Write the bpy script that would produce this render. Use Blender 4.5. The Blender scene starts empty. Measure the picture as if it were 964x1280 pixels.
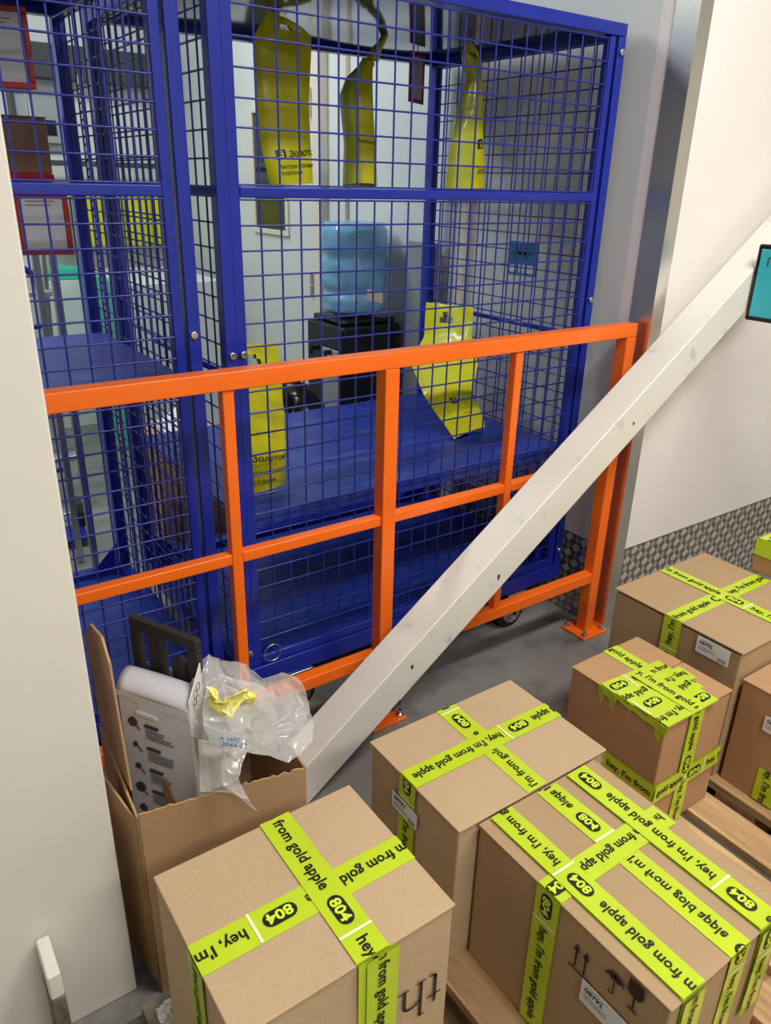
import bpy, bmesh, math, random
from mathutils import Vector, Matrix, noise
random.seed(7)
SC = bpy.context.scene
COL = SC.collection
V = Vector

# ------------------------------------------------------------------ camera
R = [[0.8210, 0.2080, -0.5320], [-0.5710, 0.3360, -0.7490], [0.0230, 0.9190, 0.3950]]
def _orth():
    dx = V((1950-482, -(265-640), -956)).normalized()
    dy = V((-244-482, -(210-640), -956)).normalized()
    dz = -V((425-482, -(2870-640), -956)).normalized()
    for _ in range(3):
        a = dy.cross(dz).normalized(); b = dz.cross(dx).normalized(); c = dx.cross(dy).normalized()
        dx, dy, dz = ((dx+a)/2).normalized(), ((dy+b)/2).normalized(), ((dz+c)/2).normalized()
    return Matrix((dx, dy, dz))
ROT = _orth()
CAM = V((0, 0, 1.45)); FPX = 956.0
cd = bpy.data.cameras.new('camera'); cam = bpy.data.objects.new('camera', cd); COL.objects.link(cam)
cam.matrix_world = Matrix.Translation(CAM) @ ROT.to_4x4()
cd.sensor_fit = 'HORIZONTAL'; cd.sensor_width = 36; cd.lens = FPX/964*36; cd.clip_start = 0.02
SC.camera = cam
def ray(px, py): return ROT @ V((px-482, -(py-640), -FPX))
def atz(px, py, z): r = ray(px, py); return CAM + r*((z-CAM.z)/r.z)
def aty(px, py, y): r = ray(px, py); return CAM + r*(y/r.y)
def atx(px, py, x): r = ray(px, py); return CAM + r*(x/r.x)

# ------------------------------------------------------------------ world, light, exposure
w = bpy.data.worlds.new('world'); SC.world = w; w.use_nodes = True
w.node_tree.nodes['Background'].inputs[0].default_value = (0.80, 0.86, 0.95, 1)
w.node_tree.nodes['Background'].inputs[1].default_value = 0.12
SC.view_settings.view_transform = 'Standard'; SC.view_settings.look = 'None'
SC.view_settings.gamma = 1; SC.view_settings.use_curve_mapping = False
SC.view_settings.exposure = 0.0
LAMPS = [ # name, x, y, z, sx, sy, watts, colour
    ('ceiling_lamp_front', 1.60, 0.05, 2.93, 1.2, 0.30, 60, (1.0, 0.965, 0.92)),
    ('ceiling_lamp_rear', 0.3, -1.6, 2.93, 1.2, 0.30, 56, (1.0, 0.965, 0.92)),
    ('ceiling_lamp_cage', 0.75, 3.6, 2.93, 1.2, 0.45, 30, (0.88, 0.98, 1.0)),
    ('ceiling_lamp_left', -0.7, 3.0, 2.93, 1.2, 0.45, 26, (0.86, 0.97, 1.0)),
]

# ------------------------------------------------------------------ materials
def mat(name, col, rough=0.5, metal=0.0, var=0.0, vscale=8.0, bump=0.0, bscale=60.0, coat=0.0, spec=0.5, emit=None, alpha=1.0, trans=0.0, ior=1.45):
    m = bpy.data.materials.new(name); m.use_nodes = True
    nt = m.node_tree; b = nt.nodes['Principled BSDF']
    b.inputs['Base Color'].default_value = (*col, 1); b.inputs['Roughness'].default_value = rough
    b.inputs['Metallic'].default_value = metal; b.inputs['Coat Weight'].default_value = coat
    b.inputs['Specular IOR Level'].default_value = spec; b.inputs['Alpha'].default_value = alpha
    b.inputs['Transmission Weight'].default_value = trans; b.inputs['IOR'].default_value = ior
    tc = nt.nodes.new('ShaderNodeTexCoord')
    if var:
        n = nt.nodes.new('ShaderNodeTexNoise'); n.inputs['Scale'].default_value = vscale; n.inputs['Detail'].default_value = 6
        r = nt.nodes.new('ShaderNodeValToRGB'); r.color_ramp.elements[0].position = 0.3; r.color_ramp.elements[1].position = 0.7
        r.color_ramp.elements[0].color = (*[c*(1-var) for c in col], 1)
        r.color_ramp.elements[1].color = (*[min(1, c*(1+var)) for c in col], 1)
        nt.links.new(tc.outputs['Object'], n.inputs['Vector']); nt.links.new(n.outputs['Fac'], r.inputs[0])
        nt.links.new(r.outputs[0], b.inputs['Base Color'])
    if bump:
        n2 = nt.nodes.new('ShaderNodeTexNoise'); n2.inputs['Scale'].default_value = bscale; n2.inputs['Detail'].default_value = 4
        bp = nt.nodes.new('ShaderNodeBump'); bp.inputs['Strength'].default_value = bump; bp.inputs['Distance'].default_value = 0.005
        nt.links.new(tc.outputs['Object'], n2.inputs['Vector']); nt.links.new(n2.outputs['Fac'], bp.inputs['Height'])
        nt.links.new(bp.outputs[0], b.inputs['Normal'])
    if emit:
        b.inputs['Emission Color'].default_value = (*emit[:3], 1); b.inputs['Emission Strength'].default_value = emit[3]
    return m
def srgb(r, g, b):
    f = lambda c: (c/255/12.92) if c/255 <= 0.04045 else ((c/255+0.055)/1.055)**2.4
    return (f(r), f(g), f(b))
def stain(m, col, scale, lo, hi, stretch=(1, 1, 1)):
    """mix a dirt colour in patches over whatever drives the base colour"""
    nt = m.node_tree; b = nt.nodes['Principled BSDF']; tc = nt.nodes.new('ShaderNodeTexCoord')
    mp = nt.nodes.new('ShaderNodeMapping'); mp.inputs['Scale'].default_value = stretch
    n = nt.nodes.new('ShaderNodeTexNoise'); n.inputs['Scale'].default_value = scale; n.inputs['Detail'].default_value = 8; n.inputs['Roughness'].default_value = .65
    r = nt.nodes.new('ShaderNodeValToRGB'); r.color_ramp.elements[0].position = lo; r.color_ramp.elements[1].position = hi
    mx = nt.nodes.new('ShaderNodeMix'); mx.data_type = 'RGBA'
    nt.links.new(tc.outputs['Object'], mp.inputs[0]); nt.links.new(mp.outputs[0], n.inputs['Vector']); nt.links.new(n.outputs['Fac'], r.inputs[0])
    nt.links.new(r.outputs[0], mx.inputs['Factor'])
    bc = b.inputs['Base Color']
    if bc.is_linked: nt.links.new(bc.links[0].from_socket, mx.inputs['A'])
    else: mx.inputs['A'].default_value = bc.default_value
    mx.inputs['B'].default_value = (*col, 1)
    nt.links.new(mx.outputs['Result'], bc)
    return m
M = {}
M['wall'] = stain(mat('painted_wall', srgb(226, 222, 212), 0.55, var=.015, bump=.06, bscale=35), srgb(188, 186, 180), 9, .66, .80)
M['wall_clean'] = mat('white_panel_wall', srgb(238, 233, 228), 0.4, var=.01, bump=.03, bscale=20)
M['wall_side'] = mat('grey_white_wall', srgb(216, 220, 219), 0.45, var=.03, vscale=2.5, bump=.03, bscale=25)
M['ceiling'] = mat('ceiling_paint', srgb(225, 225, 222), 0.8, var=.01)
M['floor'] = stain(stain(mat('floor_concrete', srgb(130, 128, 124), 0.38, var=.16, vscale=3, bump=.08, bscale=90), srgb(84, 84, 86), 5, .50, .72), srgb(158, 156, 152), 40, .72, .78)
M['blue'] = mat('blue_powder_coat', srgb(22, 42, 150), 0.30, var=.05, vscale=3, bump=.04, bscale=300, coat=.2)
M['bluedeck'] = stain(mat('blue_sheet_deck', srgb(30, 54, 148), 0.38, var=.10, vscale=2, bump=.04, bscale=5), srgb(92, 104, 150), 6, .52, .85, (1, 4, 1))
M['wire'] = mat('blue_wire', srgb(34, 44, 140), 0.30, coat=.3)
M['roof'] = mat('blue_glossy_roof_sheet', srgb(60, 70, 110), 0.10, metal=.75, bump=.10, bscale=4)
M['orange'] = stain(mat('orange_powder_coat', srgb(250, 112, 22), 0.35, var=.03, bump=.03, bscale=200, coat=.15), srgb(190, 78, 30), 25, .70, .78)
M['steel'] = mat('brushed_steel', srgb(225, 222, 216), 0.30, metal=1, var=.04, bump=.02, bscale=120)
M['plate'] = mat('diamond_plate_metal', srgb(148, 140, 132), 0.36, metal=.85, var=.10, vscale=12)
M['platebar'] = mat('diamond_plate_ribs', srgb(222, 216, 208), 0.34, metal=.35)
M['zinc'] = mat('zinc_bolt', srgb(215, 215, 215), 0.25, metal=1, var=.05)
M['rubber'] = mat('black_rubber', srgb(22, 22, 24), 0.6, var=.1)
M['black'] = mat('black_plastic', srgb(24, 24, 26), 0.25, var=.1)
M['bracket'] = mat('black_moulded_foam', srgb(40, 39, 38), 0.7, var=.12, vscale=60, bump=.2, bscale=150)
M['print'] = mat('black_print', srgb(22, 26, 16), 0.5)
M['printbrown'] = mat('dark_box_print', srgb(52, 40, 32), 0.7)
M['grid'] = mat('grey_label_print', srgb(120, 122, 128), 0.7)
M['paper'] = mat('label_paper', srgb(222, 224, 228), 0.6, var=.02)
M['graypaper'] = mat('holder_paper', srgb(178, 180, 186), 0.4, var=.04, vscale=30)
M['lime'] = mat('lime_packing_tape', srgb(188, 210, 42), 0.30, var=.05, vscale=14, bump=.10, bscale=30, coat=.3)
M['limewhite'] = mat('tape_white_line', srgb(230, 236, 200), 0.4)
M['limetxt'] = mat('tape_pill_lettering', srgb(205, 232, 60), 0.4)
M['bag'] = mat('yellow_courier_bag', srgb(198, 198, 20), 0.32, var=.06, vscale=5, bump=.25, bscale=9, coat=.2)
M['bagback'] = mat('yellow_green_bag_film', srgb(176, 186, 60), 0.28, var=.12, vscale=5, bump=.3, bscale=9, coat=.4)
M['red'] = mat('red_frame_plastic', srgb(150, 18, 32), 0.35)
M['redtray'] = mat('red_tray', srgb(214, 24, 40), 0.4)
M['teal'] = mat('turquoise_panel', srgb(64, 190, 205), 0.35, var=.03)
M['teal2'] = mat('turquoise_counter', srgb(60, 190, 165), 0.4, var=.03)
M['sticker'] = mat('blue_sticker', srgb(40, 120, 165), 0.4, var=.06, vscale=30)
M['beam'] = stain(stain(mat('white_beam_paint', srgb(228, 224, 214), 0.42, var=.02, bump=.08, bscale=18), srgb(176, 172, 162), 14, .60, .80, (1, 1, 1)), srgb(120, 112, 100), 45, .74, .80)
M['wood'] = None
M['bottle'] = mat('wrapped_bottle_film', srgb(120, 175, 210), 0.25, var=.18, vscale=9, bump=.8, bscale=16, coat=.5, alpha=.9)
M['film'] = mat('clear_plastic_film', srgb(225, 222, 218), 0.16, bump=.12, bscale=60, alpha=.36, coat=1.0, spec=.8)
M['yellowpaper'] = mat('pale_yellow_paper', srgb(243, 238, 130), 0.7, var=.03)
M['white'] = mat('white_coated_board', srgb(206, 207, 214), 0.35, var=.02, bump=.04, bscale=30)
M['whiteside'] = mat('white_board_side', srgb(226, 221, 216), 0.4, var=.02)
M['torn'] = mat('torn_brown_board', srgb(150, 116, 78), 0.9, var=.2, vscale=40, bump=.4, bscale=120)
M['garbage'] = mat('black_bin_bag', srgb(14, 14, 16), 0.22, bump=.5, bscale=14)
M['doorwhite'] = mat('white_door', srgb(214, 218, 214), 0.4, var=.01)
M['cream'] = mat('cream_door_frame', srgb(222, 214, 200), 0.4)
M['glassdark'] = mat('dark_window_glass', srgb(32, 36, 44), 0.06, coat=.5)
M['greyplastic'] = mat('grey_plastic', srgb(150, 156, 160), 0.4, var=.04)
M['darkgrey'] = mat('dark_grey_metal', srgb(60, 62, 66), 0.45, var=.05)
M['alu'] = mat('aluminium', srgb(190, 195, 198), 0.28, metal=.9, var=.05)
M['hinge'] = mat('hinge_metal', srgb(196, 178, 160), 0.35, metal=.4)
M['lamp'] = mat('lamp_diffuser', (1, 1, 1), 0.5, emit=(1, .96, .9, 3.0))

def cardboard(name, rgb, fl=1.0):
    m = mat(name, srgb(*rgb), 0.78, bump=.12, bscale=70); nt = m.node_tree; b = nt.nodes['Principled BSDF']
    tc = nt.nodes.new('ShaderNodeTexCoord')
    c = srgb(*rgb)
    n = nt.nodes.new('ShaderNodeTexNoise'); n.inputs['Scale'].default_value = 260; n.inputs['Detail'].default_value = 5
    n3 = nt.nodes.new('ShaderNodeTexNoise'); n3.inputs['Scale'].default_value = 6; n3.inputs['Detail'].default_value = 3
    r = nt.nodes.new('ShaderNodeValToRGB'); r.color_ramp.elements[0].position = .25; r.color_ramp.elements[1].position = .75
    r.color_ramp.elements[0].color = (*[x*.86 for x in c], 1); r.color_ramp.elements[1].color = (*[x*1.10 for x in c], 1)
    ad = nt.nodes.new('ShaderNodeMix'); ad.data_type = 'FLOAT'; ad.inputs[0].default_value = .45*fl
    nt.links.new(tc.outputs['Object'], n.inputs['Vector']); nt.links.new(tc.outputs['Object'], n3.inputs['Vector'])
    nt.links.new(n.outputs['Fac'], ad.inputs['A']); nt.links.new(n3.outputs['Fac'], ad.inputs['B'])
    nt.links.new(ad.outputs['Result'], r.inputs[0]); nt.links.new(r.outputs[0], b.inputs['Base Color'])
    return m
M['card'] = cardboard('cardboard_tan', (187, 161, 126))
M['card2'] = cardboard('cardboard_brown', (172, 144, 108))
M['card3'] = cardboard('cardboard_red_brown', (178, 138, 98))
M['cardold'] = cardboard('cardboard_worn', (184, 148, 108))
def wood(name, a, b_, ax=1):
    m = mat(name, a, 0.75, bump=.3, bscale=60); nt = m.node_tree; b = nt.nodes['Principled BSDF']
    tc = nt.nodes.new('ShaderNodeTexCoord'); mp = nt.nodes.new('ShaderNodeMapping')
    mp.inputs['Scale'].default_value = (28, 2.0, 28) if ax == 1 else (2, 28, 28)
    n = nt.nodes.new('ShaderNodeTexNoise'); n.inputs['Scale'].default_value = 1.6; n.inputs['Detail'].default_value = 7; n.inputs['Distortion'].default_value = .6
    r = nt.nodes.new('ShaderNodeValToRGB'); r.color_ramp.elements[0].position = .3; r.color_ramp.elements[1].position = .72
    r.color_ramp.elements[0].color = (*b_, 1); r.color_ramp.elements[1].color = (*a, 1)
    nt.links.new(tc.outputs['Object'], mp.inputs[0]); nt.links.new(mp.outputs[0], n.inputs['Vector'])
    nt.links.new(n.outputs['Fac'], r.inputs[0]); nt.links.new(r.outputs[0], b.inputs['Base Color'])
    return m
M['wood'] = wood('pallet_pine', srgb(206, 172, 128), srgb(150, 114, 76))
M['woodx'] = wood('pallet_pine_cross', srgb(186, 148, 104), srgb(128, 94, 60), 0)
M['woodgrey'] = wood('pallet_weathered', srgb(128, 122, 104), srgb(84, 80, 66))
M['woodgreyx'] = wood('pallet_weathered_cross', srgb(118, 104, 84), srgb(74, 64, 50), 0)

# ------------------------------------------------------------------ mesh builder
class MB:
    def __init__(s): s.v = []; s.f = []
    def quadbox(s, c8):
        i = len(s.v); s.v += [V(c) for c in c8]
        s.f += [tuple(i+k for k in q) for q in ((0,3,2,1),(4,5,6,7),(0,1,5,4),(1,2,6,5),(2,3,7,6),(3,0,4,7))]
        return s
    def box(s, x0, x1, y0, y1, z0, z1):
        return s.quadbox([(x0,y0,z0),(x1,y0,z0),(x1,y1,z0),(x0,y1,z0),(x0,y0,z1),(x1,y0,z1),(x1,y1,z1),(x0,y1,z1)])
    def bar(s, p0, p1, w_, h, up=(0,0,1)):
        p0, p1 = V(p0), V(p1); d = (p1-p0).normalized(); u = V(up)
        if abs(d.dot(u)) > .99: u = V((0,1,0))
        a = d.cross(u).normalized()*w_/2; b = a.cross(d).normalized()*h/2
        return s.quadbox([p0-a-b, p0+a-b, p0+a+b, p0-a+b, p1-a-b, p1+a-b, p1+a+b, p1-a+b])
    def tube(s, pts, r, n=8, closed=False, caps=True):
        pts = [V(p) for p in pts]; rings = []
        prev = None
        for k, p in enumerate(pts):
            if closed: d = pts[(k+1) % len(pts)]-pts[k-1]
            else: d = (pts[min(k+1, len(pts)-1)]-pts[max(k-1, 0)])
            d.normalize()
            if prev is None:
                u = V((0,0,1)) if abs(d.z) < .9 else V((1,0,0)); a = d.cross(u).normalized()
            else: a = (prev-d*prev.dot(d)).normalized()
            prev = a; b = d.cross(a)
            rr = r[k] if isinstance(r, (list, tuple)) else r
            i = len(s.v); s.v += [p+(a*math.cos(t)+b*math.sin(t))*rr for t in [2*math.pi*j/n for j in range(n)]]
            rings.append(i)
        m = len(rings)
        for k in range(m if closed else m-1):
            i, j = rings[k], rings[(k+1) % m]
            for q in range(n): s.f.append((i+q, i+(q+1) % n, j+(q+1) % n, j+q))
        if caps and not closed:
            s.f.append(tuple(rings[0]+q for q in reversed(range(n)))); s.f.append(tuple(rings[-1]+q for q in range(n)))
        return s
    def cyl(s, p0, p1, r, n=16, r2=None): return s.tube([p0, p1], [r, r2 if r2 is not None else r], n)
    def prism(s, pts, o, u, v_, d):
        """polygon (2D list) in the plane o+u*x+v*y, thickness along vector d"""
        o, u, v_, d = V(o), V(u), V(v_), V(d); i = len(s.v); n = len(pts)
        s.v += [o+u*x+v_*y for x, y in pts]; s.v += [o+u*x+v_*y+d for x, y in pts]
        s.f.append(tuple(i+k for k in reversed(range(n)))); s.f.append(tuple(i+n+k for k in range(n)))
        for k in range(n): s.f.append((i+k, i+(k+1) % n, i+n+(k+1) % n, i+n+k))
        return s
    def grid(s, fn, nu, nv, flip=False):
        i = len(s.v)
        for a in range(nu+1):
            for b in range(nv+1): s.v.append(V(fn(a/nu, b/nv)))
        for a in range(nu):
            for b in range(nv):
                q = (i+a*(nv+1)+b, i+(a+1)*(nv+1)+b, i+(a+1)*(nv+1)+b+1, i+a*(nv+1)+b+1)
                s.f.append(q[::-1] if flip else q)
        return s
    def torus(s, c, ax, R_, r, n=20, m=8):
        ax = V(ax).normalized(); u = V((0,0,1)) if abs(ax.z) < .9 else V((1,0,0)); a = ax.cross(u).normalized(); b = ax.cross(a)
        return s.tube([V(c)+(a*math.cos(t)+b*math.sin(t))*R_ for t in [2*math.pi*k/n for k in range(n)]], r, m, closed=True)
    def build(s, name, m, parent=None, bevel=0, smooth=False, seg=2, fix=True, solid=0):
        me = bpy.data.meshes.new(name)
        o0 = V(parent['_o']) if parent is not None else V((0,0,0))
        me.from_pydata([v-o0 for v in s.v], [], s.f); me.validate()
        if fix:
            bm = bmesh.new(); bm.from_mesh(me); bmesh.ops.recalc_face_normals(bm, faces=bm.faces); bm.to_mesh(me); bm.free()
        o = bpy.data.objects.new(name, me); COL.objects.link(o)
        if isinstance(m, str): m = M[m]
        me.materials.append(m)
        o.parent = parent; o['_o'] = list(o0)
        if smooth: me.polygons.foreach_set('use_smooth', [True]*len(me.polygons))
        if solid:
            k = o.modifiers.new('solid', 'SOLIDIFY'); k.thickness = solid; k.offset = 0
        if bevel:
            k = o.modifiers.new('bevel', 'BEVEL'); k.width = bevel; k.segments = seg; k.limit_method = 'ANGLE'; k.angle_limit = math.radians(40)
            if not smooth:
                me.polygons.foreach_set('use_smooth', [True]*len(me.polygons))
                w2 = o.modifiers.new('wn', 'WEIGHTED_NORMAL'); w2.keep_sharp = False
        return o
def thing(name, label, cat, loc, group=None):
    o = bpy.data.objects.new(name, None); COL.objects.link(o); o.location = V(loc); o['_o'] = list(V(loc)); o.empty_display_size = .05
    o['label'] = label; o['category'] = cat
    if group: o['group'] = group
    return o
def tag(o, label, cat, group=None):
    o['label'] = label; o['category'] = cat
    if group: o['group'] = group
    return o
def struct(o): o['kind'] = 'structure'; return o

# ------------------------------------------------------------------ text
def text_mesh(s, size, bold=.012, sx=1.0, align='LEFT', italic=0):
    c = bpy.data.curves.new('t', 'FONT'); c.body = s; c.size = size; c.offset = bold*size; c.align_x = align; c.resolution_u = 2; c.shear = italic
    o = bpy.data.objects.new('t', c); COL.objects.link(o)
    bpy.context.view_layer.update()
    me = bpy.data.meshes.new_from_object(o.evaluated_get(bpy.context.evaluated_depsgraph_get()))
    vs = [V((v.co.x*sx, v.co.y, 0)) for v in me.vertices]; fs = [tuple(p.vertices) for p in me.polygons]
    bpy.data.objects.remove(o); bpy.data.curves.remove(c); bpy.data.meshes.remove(me)
    return vs, fs
def place(mb, vs, fs, o, u, n, off=.0006):
    u = V(u).normalized(); n = V(n).normalized(); up = n.cross(u); o = V(o); i = len(mb.v)
    mb.v += [o+u*v.x+up*v.y+n*off for v in vs]; mb.f += [tuple(i+k for k in f) for f in fs]
def text_on(name, s, size, o, u, n, m, parent, bold=.012, sx=1.0, align='LEFT', off=.0006):
    vs, fs = text_mesh(s, size, bold, sx, align); mb = MB(); place(mb, vs, fs, o, u, n, off)
    return mb.build(name, m, parent, fix=False)
def clip(vs, fs, x0, x1):
    bm = bmesh.new(); bv = [bm.verts.new(v) for v in vs]
    for f in fs:
        try: bm.faces.new([bv[k] for k in f])
        except ValueError: pass
    for x, n in ((x0, (-1,0,0)), (x1, (1,0,0))):
        bmesh.ops.bisect_plane(bm, geom=bm.verts[:]+bm.edges[:]+bm.faces[:], plane_co=(x,0,0), plane_no=n, clear_outer=True)
    bm.verts.index_update(); r = ([v.co.copy() for v in bm.verts], [tuple(v.index for v in f.verts) for f in bm.faces]); bm.free(); return r
PERIOD = 0.30; TW = 0.048
_h = text_mesh("hey, I'm from gold apple", 0.0235, .022, 1.3)
_hw = max(v.x for v in _h[0]); _k = 0.215/_hw
HEY = ([V((v.x*_k+.008, v.y-.0068, 0)) for v in _h[0]], _h[1])
def pill_shape(x0, x1, y0, y1, n=8):
    r = (y1-y0)/2; pts = [(x1-r+r*math.cos(t), (y0+y1)/2+r*math.sin(t)) for t in [-math.pi/2+math.pi*k/n for k in range(n+1)]]
    pts += [(x0+r+r*math.cos(t), (y0+y1)/2+r*math.sin(t)) for t in [math.pi/2+math.pi*k/n for k in range(n+1)]]
    return [V((a, b, 0)) for a, b in pts], [tuple(range(len(pts)))]
PILL = pill_shape(.238, .286, -.0115, .0115)
_8 = text_mesh("804", 0.0215, .03, 1.1); _8w = max(v.x for v in _8[0]); P804 = ([V((.2435+v.x*.037/_8w, v.y-.0078, 0)) for v in _8[0]], _8[1])
WLINE = ([V((-.004,-TW/2,0)), V((.0,-TW/2,0)), V((.0,TW/2,0)), V((-.004,TW/2,0))], [(0,1,2,3)])
def tape(box, name, segs, thick=.0012, crumple=0):
    """segs: list of (p0, p1, normal, phase, reading) : a strip from p0 to p1; reading +1 reads p0->p1, -1 reads p1->p0;
       phase = where in the repeat the reading start lies"""
    body = MB(); prints = []; extra = []; pl = MB(); wl = MB()
    for p0, p1, n, ph, rd in segs:
        p0, p1, n = V(p0), V(p1), V(n).normalized(); d = (p1-p0); L = d.length; d.normalize(); a = n.cross(d)*TW/2
        N = max(2, int(L/.02))
        def fn(u_, v_, p0=p0, d=d, L=L, a=a, n=n):
            p = p0+d*L*u_+a*(2*v_-1)
            return p+n*(thick+.00035*noise.noise(p*40))
        body.grid(fn, N, 2)
        body.grid(lambda u_, v_, p0=p0, d=d, L=L, a=a, n=n: p0+d*L*u_+a*(2*v_-1)+n*.0002, N, 2, True)
        if rd == 0: continue
        mirror = abs(rd) == 2
        ro, rdir = (p0, d) if rd > 0 else (p1, -d)
        pr = MB(); prints.append(pr)
        for k in range(-1, int(L/PERIOD)+2):
            s0 = k*PERIOD-ph
            for src, dst, off in ((HEY, pr, .0009), (PILL, pr, .0009), (P804, pl, .0013), (WLINE, wl, .0009)):
                xs = [v.x+s0 for v in src[0]]
                if max(xs) < .0005 or min(xs) > L-.0005: continue
                vs = [V((v.x+s0, v.y, 0)) for v in src[0]]; fs = src[1]
                if min(xs) < 0 or max(xs) > L: vs, fs = clip(vs, fs, 0, L)
                if mirror: vs = [V((v.x, -v.y, 0)) for v in vs]
                if vs and dst is pr: place(dst, vs, fs, ro, rdir, n, thick+off)
                elif vs: m1 = MB(); place(m1, vs, fs, ro, rdir, n, thick+off); extra.append(('tape_pill_print', 'limetxt', m1) if dst is pl else ('tape_gap_line', 'limewhite', m1))
    t = body.build(name, 'lime', box, fix=False)
    for pr in prints:
        if pr.v: pr.build('tape_print', 'print', t, fix=False)
    for a_, b_, m1 in extra: m1.build(a_, b_, t, fix=False)
    return t

# ------------------------------------------------------------------ the room
XS, YW = 2.0, 1.46           # side wall plane, right wall plane
struct(MB().box(-3.2, 4.2, -2.8, 5.35, -.1, 0).build('floor', 'floor'))
struct(MB().box(-3.2, 4.2, -2.8, 5.35, 3.0, 3.1).build('ceiling', 'ceiling'))
struct(MB().box(-3.2, .203, 1.077, 1.177, 0, 3.0).build('wall_left', 'wall', bevel=.004))
struct(MB().box(XS, 4.2, YW, YW+.12, 0, 3.0).build('wall_right', 'wall_clean'))
struct(MB().box(XS, XS+.12, YW+.12, 5.25, 0, 3.0).build('wall_side', 'wall_side'))
struct(MB().box(-3.2, XS+.12, 5.25, 5.35, 0, 3.0).build('wall_back', 'wall_side'))
struct(MB().box(-3.2, -3.1, -2.8, 5.25, 0, 3.0).build('wall_far_left', 'wall'))
struct(MB().box(-3.2, 4.2, -2.9, -2.8, 0, 3.0).build('wall_rear', 'wall'))
struct(MB().box(4.1, 4.2, -2.8, YW, 0, 3.0).build('wall_far_right', 'wall'))
g = MB(); g.box(XS-.0035, XS, YW-.0035, YW+.075, 0, 3.0); g.box(XS, XS+.05, YW-.0035, YW, 0, 3.0)
struct(g.build('trim_1', 'steel'))
# diamond-plate skirting
def skirt(name, o, u, n, L, H):
    o, u, n = V(o), V(u), V(n); up = V((0,0,1))
    p = MB(); p.quadbox([o, o+u*L, o+u*L+n*.003, o+n*.003, o+up*H, o+u*L+up*H, o+u*L+n*.003+up*H, o+n*.003+up*H])
    b = struct(p.build(name, 'plate'))
    r = MB(); c, cz_ = .035, .031
    for i in range(int(L/c)+1):
        for j in range(int(H/cz_)+1):
            par = (i+j) % 2; cx, cz = (i+.5)*c, (j+.5)*cz_
            if cx > L-.015 or cz > H-.013: continue
            for q in range(-2, 3):
                if par == 0: d1 = V((.20, .98)); d2 = V((1, .0)); ln = (.0165, .0125, .0068)[abs(q)]; hw = .0028; st = .0064; hh = .0016
                else: d1 = V((.98, .10)); d2 = V((0, 1)); ln = (.0125, .009, .005)[abs(q)]; hw = .0010; st = .0052; hh = .0010
                ce = V((cx, cz))+d2*q*st; a0, a1 = ce-d1*ln, ce+d1*ln; hv = d2*hw; k = len(r.v)
                P = lambda t, h: o+u*t.x+up*t.y+n*(.003+h)
                r.v += [P(a0-hv*.5, 0), P(a1-hv*.5, 0), P(a1+hv*.5, 0), P(a0+hv*.5, 0), P(ce-d1*ln*.8-hv*.8, hh), P(ce+d1*ln*.8-hv*.8, hh), P(ce+d1*ln*.8+hv*.8, hh), P(ce-d1*ln*.8+hv*.8, hh)]
                r.f += [(k+4, k+5, k+6, k+7), (k, k+1, k+5, k+4), (k+1, k+2, k+6, k+5), (k+2, k+3, k+7, k+6), (k+3, k, k+4, k+7)]
    r.build('raised_ribs', 'platebar', b, fix=False)
    return b
skirt('baseboard_right', (XS+.05, YW, 0), (1,0,0), (0,-1,0), 1.3, .312)
skirt('baseboard_side', (XS, 2.9, 0), (0,-1,0), (-1,0,0), 2.9-YW-.08, .312)
# door in the side wall (y 3.36 .. 4.42) and a second door frame nearer
d = struct(MB().box(XS-.035, XS-.001, 3.42, 4.46, .01, 2.12).build('door_1', 'doorwhite', bevel=.003)); d['_o'] = [0,0,0]
fr = MB(); fr.box(XS-.045, XS, 3.34, 3.42, 0, 2.19); fr.box(XS-.045, XS, 4.46, 4.53, 0, 2.19); fr.box(XS-.045, XS, 3.42, 4.46, 2.12, 2.19)
fr.build('door_frame', 'cream', d, bevel=.003)
wf = MB()
for a in ((3.66,3.69,1.19,1.79),(4.03,4.06,1.19,1.79),(3.69,4.03,1.19,1.215),(3.69,4.03,1.765,1.79)): wf.box(XS-.048, XS-.03, *a[:2], *a[2:])
wf.build('window_frame', 'cream', d, bevel=.002)
MB().box(XS-.039, XS-.034, 3.69, 4.03, 1.215, 1.765).build('window_pane', 'glassdark', d)
h = MB(); h.box(XS-.048, XS-.033, 4.355, 4.395, .87, 1.08); h.cyl((XS-.075, 4.375, 1.01), (XS-.04, 4.375, 1.01), .012); h.bar((XS-.075, 4.39, 1.01), (XS-.075, 4.27, 1.01), .018, .02)
h.build('door_handle', 'black', d, bevel=.003)
for z in (.45, .98, 1.78):
    h = MB(); h.cyl((XS-.05, 3.42, z-.06), (XS-.05, 3.42, z-.003), .011); h.cyl((XS-.05, 3.42, z+.003), (XS-.05, 3.42, z+.06), .011); h.build('hinge', 'hinge', d)
d2 = MB(); d2.box(XS-.03, XS, 2.31, 2.345, 0, 2.3); d2.box(XS-.02, XS, 2.355, 2.37, 0, 2.3)
struct(d2.build('trim_2', 'cream', bevel=.002))
d3 = MB(); d3.box(XS-.02, XS, 3.16, 3.19, 0, 2.3); struct(d3.build('trim_3', 'cream', bevel=.002))
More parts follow.
